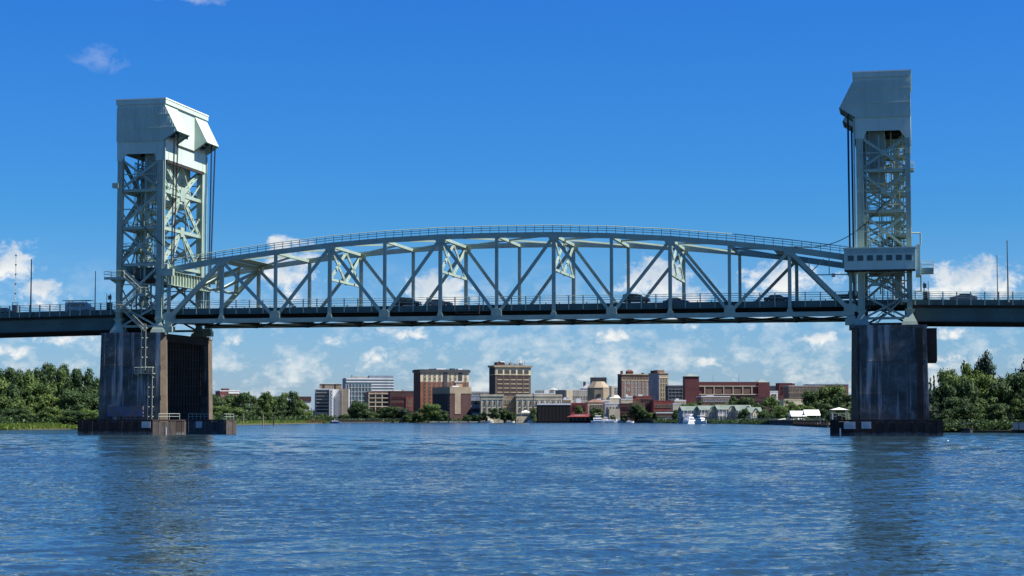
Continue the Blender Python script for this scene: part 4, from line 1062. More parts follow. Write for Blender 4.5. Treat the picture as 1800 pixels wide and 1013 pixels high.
reeds('marsh_grass', (-80, 140), (470, 548), (60, 20), 30000, 1.6, M['reed'], 'bright green marsh grass on the left bank below the wood')
reeds('marsh_grass', (410, 575), (875, 1215), (120, 40), 26000, 2.0, M['reed'], 'bright green marsh grass between the wooden piles and the town')
reeds('marsh_grass', (540, 570), (1130, 1190), (30, 30), 1500, 2.4, M['reed2'], 'rusty brown marsh grass at the right tip of the green marsh')

# mooring piles left of the marsh
M['pile'] = mat('wooden_pile', (.25, .2, .14), .9, .4, 2)
for i, (u, vt, lab) in enumerate(((428, 727, 'pale wooden pile nearest the left pier fender'), (462.5, 728, 'middle one of three wooden piles before the marsh grass'), (481, 728, 'dark rightmost of three wooden piles before the marsh grass'))):
    d = 760 + i * 12; x, y = G(u, d); T = thing('mooring_pile', lab, 'pile', (x, y, 0), 0, 'wooden piles before the marsh')
    g = MB(); g.tube((0, 0, -1.5), (0, 0, H(vt, d)), .26, 10, .22); g.build('timber_post', M['pile'] if i != 2 else M['timber'], T, world=False)
    g = MB(); g.tube((0, 0, H(vt, d)), (0, 0, H(vt, d) + .12), .3, 10, .1); g.build('pile_cap', M['lamp_metal'], T, world=False)
# small white buoy right of the right fender
x, y = G(1665.5, 240); T = thing('mooring_buoy', 'small white float on the water right of the right pier fender', 'buoy', (x, y, .1))
g = MB()
for i in range(6):
    a0, a1 = -pi / 2 + pi * i / 6, -pi / 2 + pi * (i + 1) / 6; g.tube((0, 0, .08 + .13 * sin(a0)), (0, 0, .08 + .13 * sin(a1)), max(.01, .13 * cos(a0)), 10, max(.01, .13 * cos(a1)))
g.build('float', M['white'], T, world=False); g = MB(); g.tube((0, 0, .2), (0, 0, .3), .02); g.build('ring_stem', M['lamp_metal'], T, world=False)
# moored barge shed at the right edge and bank debris
d = 396; x, y = G(1792, d)
T = thing('boathouse', 'low white shed on the water edge at the far right under the trees', 'shed', (x, y, .5), -.05)
g = MB(); g.box(-.5, .5, 0, 3, 0, 2.0); 
for i in range(2): 
    w_ = MB().box(-1.35 + i * 1.3, -.25 + i * 1.3, 0, 2.6, .25, 1.75).build('wall_panel', M['white_dull'], T, world=False)
    q = MB()
    for z in (.6, 1.0, 1.4): q.box(-1.33 + i * 1.3, -.27 + i * 1.3, -.03, 0, z, z + .05)
    q.build('panel_groove', M['lamp_metal'], w_, world=False)
g = MB(); g.box(-1.7, 1.6, -.6, 3, 0, .22); g.build('float_deck', M['timber'], T, world=False)
g = MB(); g.box(-1.6, 1.4, -.2, 2.9, 1.8, 1.95); g.build('flat_roof', M['timber'], T, world=False)
# ------------------------------------------------------------------ town
CP = cos(PITCH)
def wall(name, col, **k): 
    M[name] = mat(name, col, .85, k.pop('var', .28), k.pop('scale', .16), streak=(tuple(c * .55 for c in col), .55, .35, .5, .72), **k); return M[name]
wall('brick_orange', (0.25, 0.085, 0.05)); wall('brick_red', (0.2, 0.05, 0.045)); wall('brick_maroon', (0.14, 0.045, 0.045)); wall('brick_dark', (0.07, 0.035, 0.035)); wall('brick_brown', (0.2, 0.115, 0.085))
wall('stone_beige', (0.56, 0.49, 0.36)); wall('stone_cream', (.62, .55, .38)); wall('stone_tan', (0.33, 0.27, 0.19)); wall('concrete_grey', (0.26, 0.26, 0.25)); wall('render_white', (0.66, 0.67, 0.67), var=.08)
wall('render_pale', (0.42, 0.42, 0.4)); wall('dark_clad', (.05, .055, .065)); wall('slate_roof', (.20, .25, .23)); wall('blue_grey', (0.24, 0.29, 0.36)); wall('black_clad', (0.009, 0.009, 0.011)); wall('tower_brick', (0.12, 0.088, 0.07)); wall('roof_grey', (.22, .22, .22)); wall('green_metal', (0.15, 0.19, 0.165)); wall('red_metal', (.17,.028,.03)); wall('purple_brick', (0.09, 0.045, 0.045))
M['curtain'] = mat('bluish_glass', (.10, .17, .22), .15, .3, .2, spec=.6)
def win_mesh(w_, h, frame, mull=1, arch=False, t=.16, dark='glass'):
    g = MB(); f = frame
    g.box(-w_ / 2, w_ / 2, -.03, .05, 0, h, 1)
    g.box(-w_ / 2 - t, -w_ / 2, -.16, .04, -t, h + t); g.box(w_ / 2, w_ / 2 + t, -.16, .04, -t, h + t)
    g.box(-w_ / 2, w_ / 2, -.16, .04, h, h + t); g.box(-w_ / 2 - t * 1.4, w_ / 2 + t * 1.4, -.26, .04, -t * 1.3, -.001)
    for i in range(mull): 
        xx = -w_ / 2 + w_ * (i + 1) / (mull + 1); g.box(xx - .05, xx + .05, -.09, .0, 0, h)
    g.box(-w_ / 2, w_ / 2, -.085, -.0, h * .5 - .05, h * .5 + .05)
    if arch:
        pts = [(w_ / 2 * cos(pi * i / 6) , h + t * .2 + w_ / 2 * sin(pi * i / 6)) for i in range(7)]; g.prism_y([(a, b) for a, b in pts], -.12, .02, 1)
    return g.mesh('window', [M[f], M[dark]])
class Bld:
    def __init__(s, name, label, uC, uR, vtop, d, alpha, wallm, uL=None, depth=14, cat='building', zb=None, group=None):
        a = radians(alpha); s.a = a; s.d = d
        xc = (uC - 900) / FPX * CP * d; r = (uR - 900) / FPX * CP
        s.W = (r * d - xc) / (cos(a) - r * sin(a))
        if uL is not None:
            rl = (uL - 900) / FPX * CP; s.D = (rl * d - xc) / (-sin(a) - rl * cos(a))
        else: s.D = depth
        s.D = max(3, min(s.D, 60)); s.base = .45 if zb is None else zb
        x, y = G(uC, d); s.T = thing(name, label, cat, (x, y, s.base), -YAW + a, group); s.H = H(vtop, d) - s.base; s.wm = wallm
        s.mc = {}
    def z(s, v, dd=0): return H(v, s.d + dd) - s.base
    def xu(s, u):
        xc = None
        # local x on the front for photo column u
        r = (u - 900) / FPX * CP
        w0 = s.T.location; dx, dy = w0[0] - CAMX, w0[1] - CAMY; dep = dx * sin(YAW) + dy * cos(YAW); lat = dx * cos(YAW) - dy * sin(YAW)
        return (r * dep - lat) / (cos(s.a) - r * sin(s.a))
    def box(s, name, x0, x1, y0, y1, z0, z1, m=None, stuff=False):
        return MB().box(x0, x1, y0, y1, z0, z1).build(name, M[m or s.wm], s.T, world=False, stuff=stuff)
    def body(s, m=None, parapet=None):
        s.box('walls', 0, s.W, 0, s.D, -.4, s.H - .3, m)
        pm = M[parapet or m or s.wm]; g = MB()
        g.box(-.1, s.W + .1, -.1, .4, s.H - .5, s.H + .3); g.box(-.1, s.W + .1, s.D - .4, s.D + .1, s.H - .5, s.H + .3); g.box(-.1, .4, .4, s.D - .4, s.H - .5, s.H + .3); g.box(s.W - .4, s.W + .1, .4, s.D - .4, s.H - .5, s.H + .3)
        g.build('parapet', pm, s.T, world=False)
        MB().box(.4, s.W - .4, .4, s.D - .4, s.H - .3, s.H - .1).build('roof', M['roof_grey'], s.T, world=False); return s
    def windows(s, cols, rows, x0, x1, z0, z1, w_, h, frame='stone_cream', mull=1, arch=False, skip=(), y=0, dark='glass'):
        key = (round(w_, 2), round(h, 2), frame, mull, arch, dark)
        if key not in s.mc: s.mc[key] = win_mesh(w_, h, frame, mull, arch, dark=dark)
        for i in range(cols):
            for j in range(rows):
                if (i, j) in skip: continue
                xx = x0 + (x1 - x0) * (i + .5) / cols; zz_ = z0 + (z1 - z0) * (j + .5) / rows - h / 2
                place(s.mc[key], 'window', s.T, (xx, y - .02, zz_))
        return s
    def side_windows(s, cols, rows, y0, y1, z0, z1, w_, h, frame='stone_cream', mull=0):
        me = win_mesh(w_, h, frame, mull)
        for i in range(cols):
            for j in range(rows):
                place(me, 'window', s.T, (-.02, y0 + (y1 - y0) * (i + .5) / cols, z0 + (z1 - z0) * (j + .5) / rows - h / 2), -pi / 2)
        return s
    def gable(s, name, x0, x1, y0, y1, z0, rise, m, along='x', over=.5):
        g = MB()
        if along == 'x': g.prism_x([(y0 - over, z0), (y1 + over, z0), ((y0 + y1) / 2, z0 + rise)], x0 - over, x1 + over)
        else: g.prism_y([(x0 - over, z0), (x1 + over, z0), ((x0 + x1) / 2, z0 + rise)], y0 - over, y1 + over)
        return g.build(name, M[m], s.T, world=False)
    def hip(s, name, x0, x1, y0, y1, z0, rise, m, over=.4):
        g = MB(); k = min(x1 - x0, y1 - y0) * .38; a = [(x0 - over, y0 - over, z0), (x1 + over, y0 - over, z0), (x1 + over, y1 + over, z0), (x0 - over, y1 + over, z0)]
        b = [(x0 + k, y0 + k, z0 + rise), (x1 - k, y0 + k, z0 + rise), (x1 - k, y1 - k, z0 + rise), (x0 + k, y1 - k, z0 + rise)]
        g.hexa(a + b); return g.build(name, M[m], s.T, world=False)

# A: hospital-like block above the mid wood
b = Bld('brick_building', 'red brick block with white flat roofs just above the wood right of the left pier', 386, 419, 687, 1750, 20, 'brick_maroon', 378); b.body(parapet='render_white')
b.box('roof_storey', 3, 9, 2, 10, b.H, b.z(683)); b.box('white_band', 8, b.W + .3, -.3, 0, b.z(692), b.z(689), 'render_white'); b.windows(5, 1, 1, b.W - 1, b.z(700), b.z(693), 1.6, 1.6)
# B
b = Bld('hall', 'low white hall with brown flat roof, left of the white curved mid-rise', 519, 546, 698, 1650, 8, 'render_white', None); b.body()
b.box('brown_roof', -.4, b.W + .4, -.4, b.D, b.z(706), b.H + .4, 'brick_dark'); b.windows(4, 1, 1, b.W - 1, b.z(722), b.z(714), 1.5, 1.6, 'stone_beige')
# C white mid-rise
b = Bld('apartment_block', 'white and blue-grey stepped mid-rise with a bright fin wall, leftmost in town', 553, 584, 684, 1500, 4, 'blue_grey', 541); b.body(parapet='render_white')
zt = b.z(684); z0 = b.z(738); x1 = b.xu(579)
for j in range(7):
    zz_ = b.z(726) + (b.z(688) - b.z(726)) * j / 6.5
    b.box('balcony_slab', 1.0, x1 - .8, -1.3, -.02, zz_, zz_ + .35, 'render_pale'); b.box('window_band', 1.2, x1 - 1, -.08, -.01, zz_ + .7, zz_ + 2.1, 'glass')
b.box('fin_wall', x1, x1 + 3.2, -6, 0, -.4, b.H + .2, 'render_white')
me = win_mesh(.9, 1.4, 'render_white', 0)
for j in range(8): place(me, 'window', b.T, (x1 + 1.6, -6.02, b.z(732) + (b.z(687) - b.z(732)) * j / 7.5))
b.box('recess_wall', x1 + 3.2, b.xu(597), -1.5, 0, -.4, b.H - .2, 'render_white')
xa, xb = b.xu(597), b.xu(612)
b.box('stair_tower', xa, xb, -5.0, 6, -.4, b.H + .2, 'stone_tan'); b.box('white_corner', xb, xb + 1.0, -5.1, 5, -.4, b.H + .1, 'render_white')
for j in range(8): place(me, 'window', b.T, (xa + 1.5, -5.02, b.z(732) + (b.z(687) - b.z(732)) * j / 7.5))
b.box('penthouse', b.xu(561), b.xu(600), 4, 10, b.H - 1, b.z(675), 'stone_tan'); b.box('penthouse_roof', b.xu(561) - .3, b.xu(600) + .3, 3.7, 10.3, b.z(675), b.z(674), 'render_white')
b.box('penthouse_louvre', b.xu(566), b.xu(570), 3.9, 4, b.H, b.z(676), 'brick_dark'); b.box('penthouse_louvre', b.xu(587), b.xu(590), 3.9, 4, b.H, b.z(676), 'brick_dark')
# entrance porch + low white canopy building
b = Bld('canopy_building', 'small white canopied entrance building under the stepped white mid-rise', 612, 634, 724, 1470, 6, 'stone_tan', None, depth=8); b.body()
b.box('canopy', -1, b.W + .3, -2.5, 0, b.H, b.H + .6, 'render_white')
for i in range(3): b.box('column', i * b.W / 2 - .3, i * b.W / 2 + .3, -2.4, -1.9, -.4, b.H, 'render_white')
b.windows(3, 1, 1, b.W - 1, .5, b.H - 1, 1.8, 1.8, 'render_white')
# D office
b = Bld('office_building', 'wide glass office building with white horizontal bands, behind the white stepped mid-rise', 607, 692, 665, 1750, 10, 'blue_grey', 601.5); b.body(parapet='render_pale')
n = 7; zt, zl = b.z(665), b.z(700)
for j in range(n):
    zz_ = zl + (zt - zl) * j / n; xs = .5 if j >= 5 else b.xu(653)
    b.box('white_band', xs, b.W, -.35, 0, zz_ + (zt - zl) / n * .55, zz_ + (zt - zl) / n * 1.0, 'render_white'); b.box('ribbon_window', xs + .2, b.W - .3, -.12, -.01, zz_, zz_ + (zt - zl) / n * .55, 'curtain')
x0, x1 = b.xu(612), b.xu(652)
b.box('curtain_wall', x0, x1, -.15, 0, 0, b.z(675), 'curtain')
for i in range(8): b.box('mullion', x0 + (x1 - x0) * i / 7 - .3, x0 + (x1 - x0) * i / 7 + .3, -.5, -.15, 0, b.z(675), 'render_pale')
for j in range(8): b.box('transom', x0, x1, -.44, -.16, 3 + j * 4.0, 3.6 + j * 4.0, 'render_pale')
b.box('penthouse', b.xu(649), b.W - .2, 3, 14, b.H, b.z(660), 'blue_grey'); b.box('penthouse', b.xu(619), b.xu(649), 5, 14, b.H, b.z(661.5), 'render_pale'); b.box('chimney', b.xu(617), b.xu(620), 4, 6, b.H, b.z(659.5), 'blue_grey')
# E parking with balconies
b = Bld('parking_building', 'brown brick building with pale grid of open balconies below the glass office', 648, 687, 689, 1560, 8, 'brick_brown', 636); b.body()
x0, x1 = b.xu(647.5), b.xu(684)
for j in range(4): b.box('balcony_slab', x0, x1, -1.4, -.02, b.z(715.5 - j * 7.5), b.z(714 - j * 7.5), 'stone_beige')
for i in range(4): b.box('column', x0 + (x1 - x0 - .8) * i / 3, x0 + (x1 - x0 - .8) * i / 3 + .7, -1.3, -.1, -.4, b.H - .6, 'stone_beige')
for j in range(3): b.box('open_bay', x0 + .4, x1 - .4, -.06, -.01, b.z(713 - j * 7.5), b.z(710 - j * 7.5), 'glass')
# F
b = Bld('brick_building', 'dark red brick building between the balcony building and the orange brick hotel', 686, 727, 688, 1520, 12, 'brick_dark', 682); b.body()
b.box('red_gable', b.xu(713), b.xu(726), -.6, 4, -.4, b.z(697), 'brick_red'); b.windows(1, 2, b.xu(716), b.xu(723), b.z(715), b.z(700), 2.2, 2.4, 'stone_beige', arch=True, y=-.6); b.windows(5, 2, 1, b.xu(711), b.z(716), b.z(694), 1.4, 1.8, 'brick_maroon')
b.box('white_roof_unit', 3, 9, 3, 8, b.H, b.H + 1, 'render_white'); b.box('roof_unit', 11, 13, 3, 8, b.H, b.H + 1.6, 'render_pale')
# G hotel
b = Bld('hotel', 'tall orange brick hotel with two beige top storeys and a dark cornice', 739, 824, 650, 1450, 22, 'brick_orange', 727); b.body(parapet='dark_clad')
zt = b.z(650); zs = b.z(671.5)
b.box('beige_storeys', -.12, b.W + .12, -.12, b.D, zs, zt - 2, 'stone_beige'); b.box('cornice', -1.0, b.W + 1.0, -1.0, b.D + .5, zt - 2, zt, 'dark_clad')
b.box('side_shade_panel', -.16, -.13, -.1, b.D - .2, 0, zt - 2.2, 'brick_dark')  # thin dark sheet over the left side: its shade put into the colour
b.box('dark_bay', b.xu(779), b.xu(786), -.5, 0, 0, zt - 2.1, 'dark_clad'); b.box('roof_step', b.xu(806), b.xu(812), -.45, 1, zt - 8, zt - 2.1, 'dark_clad')  # dark_bay: recess shade put into the colour of a projecting box
for u0, u1, c in ((742, 777, 4), (787, 804, 2), (813, 823, 1)):
    b.windows(c, 2, b.xu(u0), b.xu(u1), zs + .6, zt - 2.4, 1.7, 2.2, 'stone_cream', y=-.12); b.windows(c, 7, b.xu(u0), b.xu(u1), b.z(718), zs - .3, 1.6, 2.1, 'stone_tan')
b.side_windows(3, 8, 1.5, b.D - 1.5, b.z(718), zt - 3, 1.5, 1.9, 'brick_brown')
b.box('white_roof_unit', b.xu(770), b.xu(786), 4, 9, zt, zt + 1.2, 'render_white'); b.box('white_roof_unit', b.xu(808), b.xu(816), 4, 8, zt, zt + 1.2, 'render_white'); b.box('roof_unit', b.xu(760), b.xu(768), 4, 8, zt, zt + .9, 'dark_clad'); b.box('roof_unit', b.xu(796), b.xu(803), 4, 8, zt, zt + 1.3, 'dark_clad')
# H
b = Bld('hotel_annexe', 'maroon brick block with a big beige letter T shape on its front', 791, 828, 681, 1410, 24, 'purple_brick', 760); b.body()
b.box('beige_panel', -.2, b.W + .2, -.25, b.D, b.z(692), b.H + .35, 'stone_tan'); b.box('beige_panel', b.xu(799), b.xu(809.5), -.3, 0, b.z(728), b.z(692), 'stone_tan')
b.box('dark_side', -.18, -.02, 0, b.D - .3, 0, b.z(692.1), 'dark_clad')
for j in range(8): b.box('balcony_slab', -1.6, -.2, .3, b.D - 1, 2.2 + j * 2.6, 2.5 + j * 2.6, 'dark_clad')
b.side_windows(6, 6, 1, b.D - 1, 3, b.z(694), 1.4, 1.4, 'blue_grey')
b.box('white_roof_unit', 3, b.W * .5, 3, 8, b.H, b.H + 1.2, 'render_white'); b.box('roof_tower', b.xu(806), b.xu(817), 5, 10, b.H, b.z(672), 'stone_tan'); b.box('tower_cap', b.xu(803), b.xu(818), 4.5, 10.5, b.z(672), b.z(670), 'render_pale')
# I
b = Bld('low_block', 'bluish shaded low block between the beige T building and the classical custom building', 826, 846, 696, 1420, 10, 'blue_grey'); b.body(); b.windows(3, 2, 1, b.W - 1, 6, b.H - 2, 1.6, 2.2, 'dark_clad')
b = Bld('flat_roofed_block', 'long pale block with white roof behind the classical building, left of the antenna tower', 828, 862, 688, 1650, 10, 'concrete_grey'); b.body(parapet='render_white'); b.windows(7, 1, 1, b.W - 1, b.z(696), b.z(690), 2, 1.6, 'render_white')
# J custom house: three parts of one building
b = Bld('classical_building', 'long beige classical building with arched windows and recessed shaded centre, below the antenna tower', 845, 988, 697, 1400, 3, 'stone_cream', None, depth=20)
for u0, u1, y0 in ((845, 885, 0), (907, 988, 0)):
    x0, x1 = b.xu(u0), b.xu(u1); b.box('wing', x0, x1, y0, 20, -.4, b.z(697)); b.box('cornice', x0 - .4, x1 + .4, -.35, 20, b.z(697), b.z(695.4), 'stone_beige'); b.box('balustrade', x0, x1, -.3, .2, b.z(695.4), b.z(693.5), 'stone_cream')
    b.box('string_course', x0 - .2, x1 + .2, -.28, 0, b.z(702.5), b.z(701.5), 'stone_beige'); b.box('string_course', x0 - .2, x1 + .2, -.35, 0, b.z(728), b.z(727), 'stone_beige')
    c = 4 if u0 < 900 else 8
    b.windows(c, 1, x0 + .8, x1 - .8, b.z(713), b.z(706), 1.25, 2.2, 'stone_beige', 0, True); b.windows(c, 1, x0 + .8, x1 - .8, b.z(725), b.z(717), 1.4, 3.0, 'stone_beige', 1)
    for i in range(c + 1): xx = x0 + .5 + (x1 - x0 - 1) * i / c; b.box('pilaster', xx - .3, xx + .3, -.25, 0, b.z(727), b.z(702.5), 'stone_beige')
x0, x1 = b.xu(885), b.xu(907); b.box('recessed_centre', x0, x1, 9, 20, -.4, b.z(695.5), 'stone_tan'); b.windows(5, 2, x0 + 1, x1 - 1, b.z(726), b.z(700), 1.1, 2.6, 'stone_beige', y=9)  # centre in darker stone: the shade of the recess is in the colour
b.box('side_return', x0 - .2, x0 + .0, 0, 9, -.4, b.z(697.2), 'stone_beige')
b.box('side_return', x1, x1 + .2, -.0, 9, 0, b.z(697.2), 'brick_brown')  # brown return: shade of the left-facing side painted in
# K antenna tower block
b = Bld('office_tower', 'tallest dark brick office tower with cream top storey and antennas on its roof', 870.5, 933, 643, 1560, 22, 'tower_brick', 860); b.body(parapet='stone_tan')
zt = b.z(643); b.box('cornice', -1.2, b.W + 1.2, -1.2, b.D + .6, zt - 1.2, zt + .35, 'stone_tan'); b.box('cream_storey', -.15, b.W + .15, -.15, b.D, b.z(658.5), b.z(646), 'stone_beige'); b.box('ledge', -.4, b.W + .4, -.5, b.D, b.z(659.3), b.z(658.3), 'stone_cream')
b.box('side_shade_panel', -.2, -.17, 0, b.D - .2, 0, zt - 1.4, 'dark_clad')  # dark overlay paints the shade of the tower's left side
x0, x1 = b.xu(873), b.xu(931); cw = (x1 - x0) / 5
for i in range(5): 
    if i: b.box('pier_strip', x0 + cw * i - .45, x0 + cw * i + .45, -.45, 0, 0, b.z(659.4), 'tower_brick')
    b.box('cream_column', x0 + cw * i - .5, x0 + cw * i + .5, -.5, -.15, b.z(658.3), b.z(650), 'stone_cream')
b.windows(5, 1, x0, x1, b.z(658), b.z(649.5), 3.6, 3.0, 'stone_tan', 2, y=-.16)
nr = 8; zl = b.z(719); zh = b.z(660)
b.windows(5, nr, x0, x1, zl, zh, 3.9, 1.7, 'brick_brown', 2)
for j in range(nr): 
    for i in range(5): b.box('spandrel_ledge', x0 + cw * i + .6, x0 + cw * (i + 1) - .6, -.3, 0, zl + (zh - zl) * j / nr - .3, zl + (zh - zl) * j / nr + .2, 'stone_beige')
b.box('roof_house', 3, 10, 4, 10, zt, b.z(636.5), 'brick_dark'); b.box('white_roof_unit', 6, 10, 3.5, 9, b.z(636.5), b.z(635), 'render_white')
R = random.Random(4)
for i in range(12): 
    xx = 10.5 + i * 1.6 + R.uniform(-.4, .4); h = R.uniform(2, 5.6); g = MB(); g.tube((xx, 5, zt), (xx, 5, zt + h), .14, 5); g.box(xx - .35, xx + .35, 4.8, 5.2, zt + h * .55, zt + h * .8) if i % 2 else None; g.build('antenna', M['concrete_grey'], b.T, world=False)
for i in range(4): b.box('roof_unit', 11 + i * 4.5, 13.5 + i * 4.5, 6, 9, zt, zt + 1.6 + (i % 2), 'roof_grey')
# L roof clutter behind the classical building
b = Bld('flat_roofed_block', 'pale roofs and white domed tank behind the right wing of the classical building', 938, 994, 692, 1650, 6, 'stone_tan'); b.body(parapet='render_white')
b.box('white_roof_unit', b.xu(957), b.xu(966), 2, 8, b.H, b.z(685), 'render_white'); b.box('roof_unit', b.xu(943), b.xu(955), 2, 8, b.H, b.z(686.5), 'concrete_grey'); b.windows(9, 1, 2, b.W - 2, b.z(700), b.z(693.5), 1.8, 1.8, 'render_pale')
g = MB(); g.tube((b.xu(974), 6, b.H), (b.xu(974), 6, b.z(685)), 4.3, 16, 4.3); g.tube((b.xu(974), 6, b.z(685)), (b.xu(974), 6, b.z(682.3)), 4.3, 16, 1.2); g.build('domed_tank', M['render_pale'], b.T, world=False)
# M
b = Bld('performance_hall', 'long beige flat-roofed hall left of the octagonal brown auditorium', 993, 1038, 686, 1600, 18, 'concrete_grey', None, depth=24); b.body(parapet='render_pale'); b.box('pale_wing', -.2, b.xu(1003), -5, 0, -.4, b.H - .2, 'stone_beige'); b.windows(6, 1, b.xu(1006), b.W - 2, b.z(702), b.z(695), 1.2, 2, 'render_pale')
# N octagonal auditorium
d = 1540; x, y = G(1052, d); T = thing('auditorium', 'octagonal brown auditorium with a black box on its roof', 'auditorium', (x, y, .45), -YAW, None)
rr = 20 * PXM(d) * 1.02
g = MB(); g.prism_z([(rr * cos(pi / 8 + i * pi / 4), rr * sin(pi / 8 + i * pi / 4)) for i in range(8)], -.4, H(683, d)); g.build('walls', M['stone_tan'], T, world=False)
k = len(g.v); g = MB(); base = [(rr * 1.03 * cos(pi / 8 + i * pi / 4), rr * 1.03 * sin(pi / 8 + i * pi / 4), H(683, d)) for i in range(8)]; tp = [(rr * .55 * cos(pi / 8 + i * pi / 4), rr * .55 * sin(pi / 8 + i * pi / 4), H(672, d)) for i in range(8)]
g.v = base + tp; g.f = [(i, (i + 1) % 8, 8 + (i + 1) % 8, 8 + i) for i in range(8)] + [tuple(range(8, 16)), tuple(range(7, -1, -1))]; g.m = [0] * 10; g.build('roof', M['stone_tan'], T, world=False)
g = MB(); g.box(-rr * .66, rr * .7, -2, 9, H(684, d), H(663.8, d) - .4); g.build('stage_tower', M['dark_clad'], T, world=False)
g = MB(); g.box(-1.5, 1.5, -rr * .95 - .1, -rr * .9, H(698, d), H(694, d)); g.build('door', M['glass'], T, world=False)
b = Bld('white_gabled_roof_house', 'small bright white pitched roof with a dark chimney, left shoulder of the octagonal auditorium', 1024, 1042, 683, 1640, 10, 'render_white', None, depth=10); b.box('walls', 0, b.W, 0, 10, -.4, b.H); b.gable('roof', 0, b.W, 0, 10, b.H, 4, 'render_white', 'y'); b.box('chimney', 1.5, 3.4, 2, 4, b.H, b.z(671), 'brick_dark')
# O black warehouse, P brick, Q awning
b = Bld('warehouse', 'long black riverside warehouse with a white roof edge', 945, 1003, 711, 1385, 2, 'black_clad', None, depth=16); b.body(parapet='render_white'); b.box('white_roof_edge', -.3, b.W + .3, -.35, .5, b.z(712), b.z(709), 'render_white')
for i in range(9): b.box('clad_panel', .4 + i * (b.W - .8) / 9, .1 + (i + 1) * (b.W - .8) / 9, -.12, -.01, .6, b.z(713.5), 'black_clad')
for i in range(7): b.box('roof_vent', b.xu(962 + i * 6), b.xu(964 + i * 6), 5, 7, b.H, b.H + 1.8, 'roof_grey')
b = Bld('brick_building', 'square red brick building right of the long black warehouse', 1003, 1032.5, 709, 1390, 4, 'brick_red', None, depth=16); b.body(); b.windows(5, 2, 1, b.W - 1, 9, b.H - 1.5, 1.1, 1.6, 'brick_maroon', 0); b.box('white_roof_unit', b.xu(1013), b.xu(1022), 3, 7, b.H, b.z(700.5), 'render_white')
b = Bld('restaurant', 'riverside restaurant with a wide red hipped awning roof', 1000, 1046, 733, 1372, 2, 'black_clad', None, depth=8); b.box('walls', 1, b.W - 1, 1, 8, -.4, b.H); b.hip('awning_roof', 0, b.W, 0, 9, b.H, H(729, 1372) - H(733, 1372) + .3, 'red_metal', 1.2)
for i in range(6): b.box('window', 2 + i * 3, 4 + i * 3, .93, 1, 1, b.H - .6, 'glass')
for i in range(7): b.box('sign_letter', b.xu(1011) + i * 1.05, b.xu(1011) + i * 1.05 + .6, .6, .75, b.z(731), b.z(729.5), 'render_white')
# R
b = Bld('waterfront_building', 'weathered whitish waterfront building with small windows behind the moored boats', 1034, 1066, 708, 1420, 6, 'stone_beige', None, depth=14); b.body(parapet='brick_brown'); b.windows(6, 2, 1, b.W - 1, b.z(724), b.z(711), 1, 1.8, 'stone_tan'); b.hip('roof_cap', 0, b.W, 1, 13, b.H + .3, 2.2, 'brick_brown')
b = Bld('waterfront_building', 'white two-storey building left of the dark maroon brick store', 1063, 1089, 709, 1400, 4, 'render_pale', None, depth=12); b.body(parapet='render_white'); b.windows(4, 1, 1, b.W - 1, b.z(724), b.z(713), 1.0, 1.9, 'stone_tan'); b.box('front_wing', b.xu(1070), b.W, -2, 0, -.4, b.z(719), 'stone_beige')
# scattered white sheds roofs above
b = Bld('flat_roofed_block', 'jumble of white tin roofs between the auditorium and the windowed hotel', 1072, 1092, 700, 1480, 10, 'stone_beige', None, depth=12); b.body(); b.gable('roof', 1, b.W - 1, 1, 11, b.H, 2, 'render_white', 'x'); b.box('roof_unit', b.xu(1076), b.xu(1081), 2, 6, b.H, b.z(679), 'stone_beige')
b = Bld('flat_roofed_block', 'pale block with roof vents close right of the auditorium', 1073, 1090, 679, 1680, 10, 'stone_beige', None, depth=12); b.body(parapet='render_white'); b.windows(3, 2, 1, b.W - 1, b.z(692), b.z(681), 1.5, 2, 'render_white')
# S T U
b = Bld('brick_store', 'dark maroon brick store under the windowed hotel, right of the white waterfront buildings', 1089, 1113, 710, 1400, 3, 'purple_brick', None, depth=14); b.body(); b.windows(5, 2, 1, b.W - 1, 4, b.H - 1, 1, 1.8, 'brick_maroon')
b = Bld('cream_store', 'cream walled flat store just above the maroon brick store', 1092, 1112, 702, 1440, 3, 'stone_cream', None, depth=14); b.body(parapet='render_white')
b = Bld('tan_store', 'orange tan brick store right of the cream walled store', 1112, 1131, 702, 1445, 3, 'brick_brown', None, depth=14); b.body(parapet='brick_orange'); b.windows(3, 1, 1, b.W - 1, b.z(712), b.z(704), 1, 1.8, 'stone_tan')
b = Bld('brick_store', 'grey brown brick store behind the tree, left of the deep red brick warehouse', 1110, 1134, 709, 1405, 3, 'brick_brown', None, depth=14); b.body(); b.windows(4, 2, 1, b.W - 1, 4, b.H - 1, 1, 1.8, 'stone_tan')
b = Bld('brick_store', 'purplish brick store with stepped top just left of the deep red brick warehouse', 1131, 1150, 702, 1430, 3, 'purple_brick', None, depth=14); b.body(); b.windows(3, 2, 1, b.W - 1, 6, b.H - 1, 1, 1.8, 'brick_maroon')
b = Bld('brick_warehouse', 'deep red brick warehouse below the pale corner tower, left of the riverside condos', 1149, 1184, 705, 1420, 8, 'brick_red', None, depth=16); b.body(); b.windows(6, 2, 1, b.W - 1, 5, b.H - 1.5, 1.3, 2, 'stone_tan')
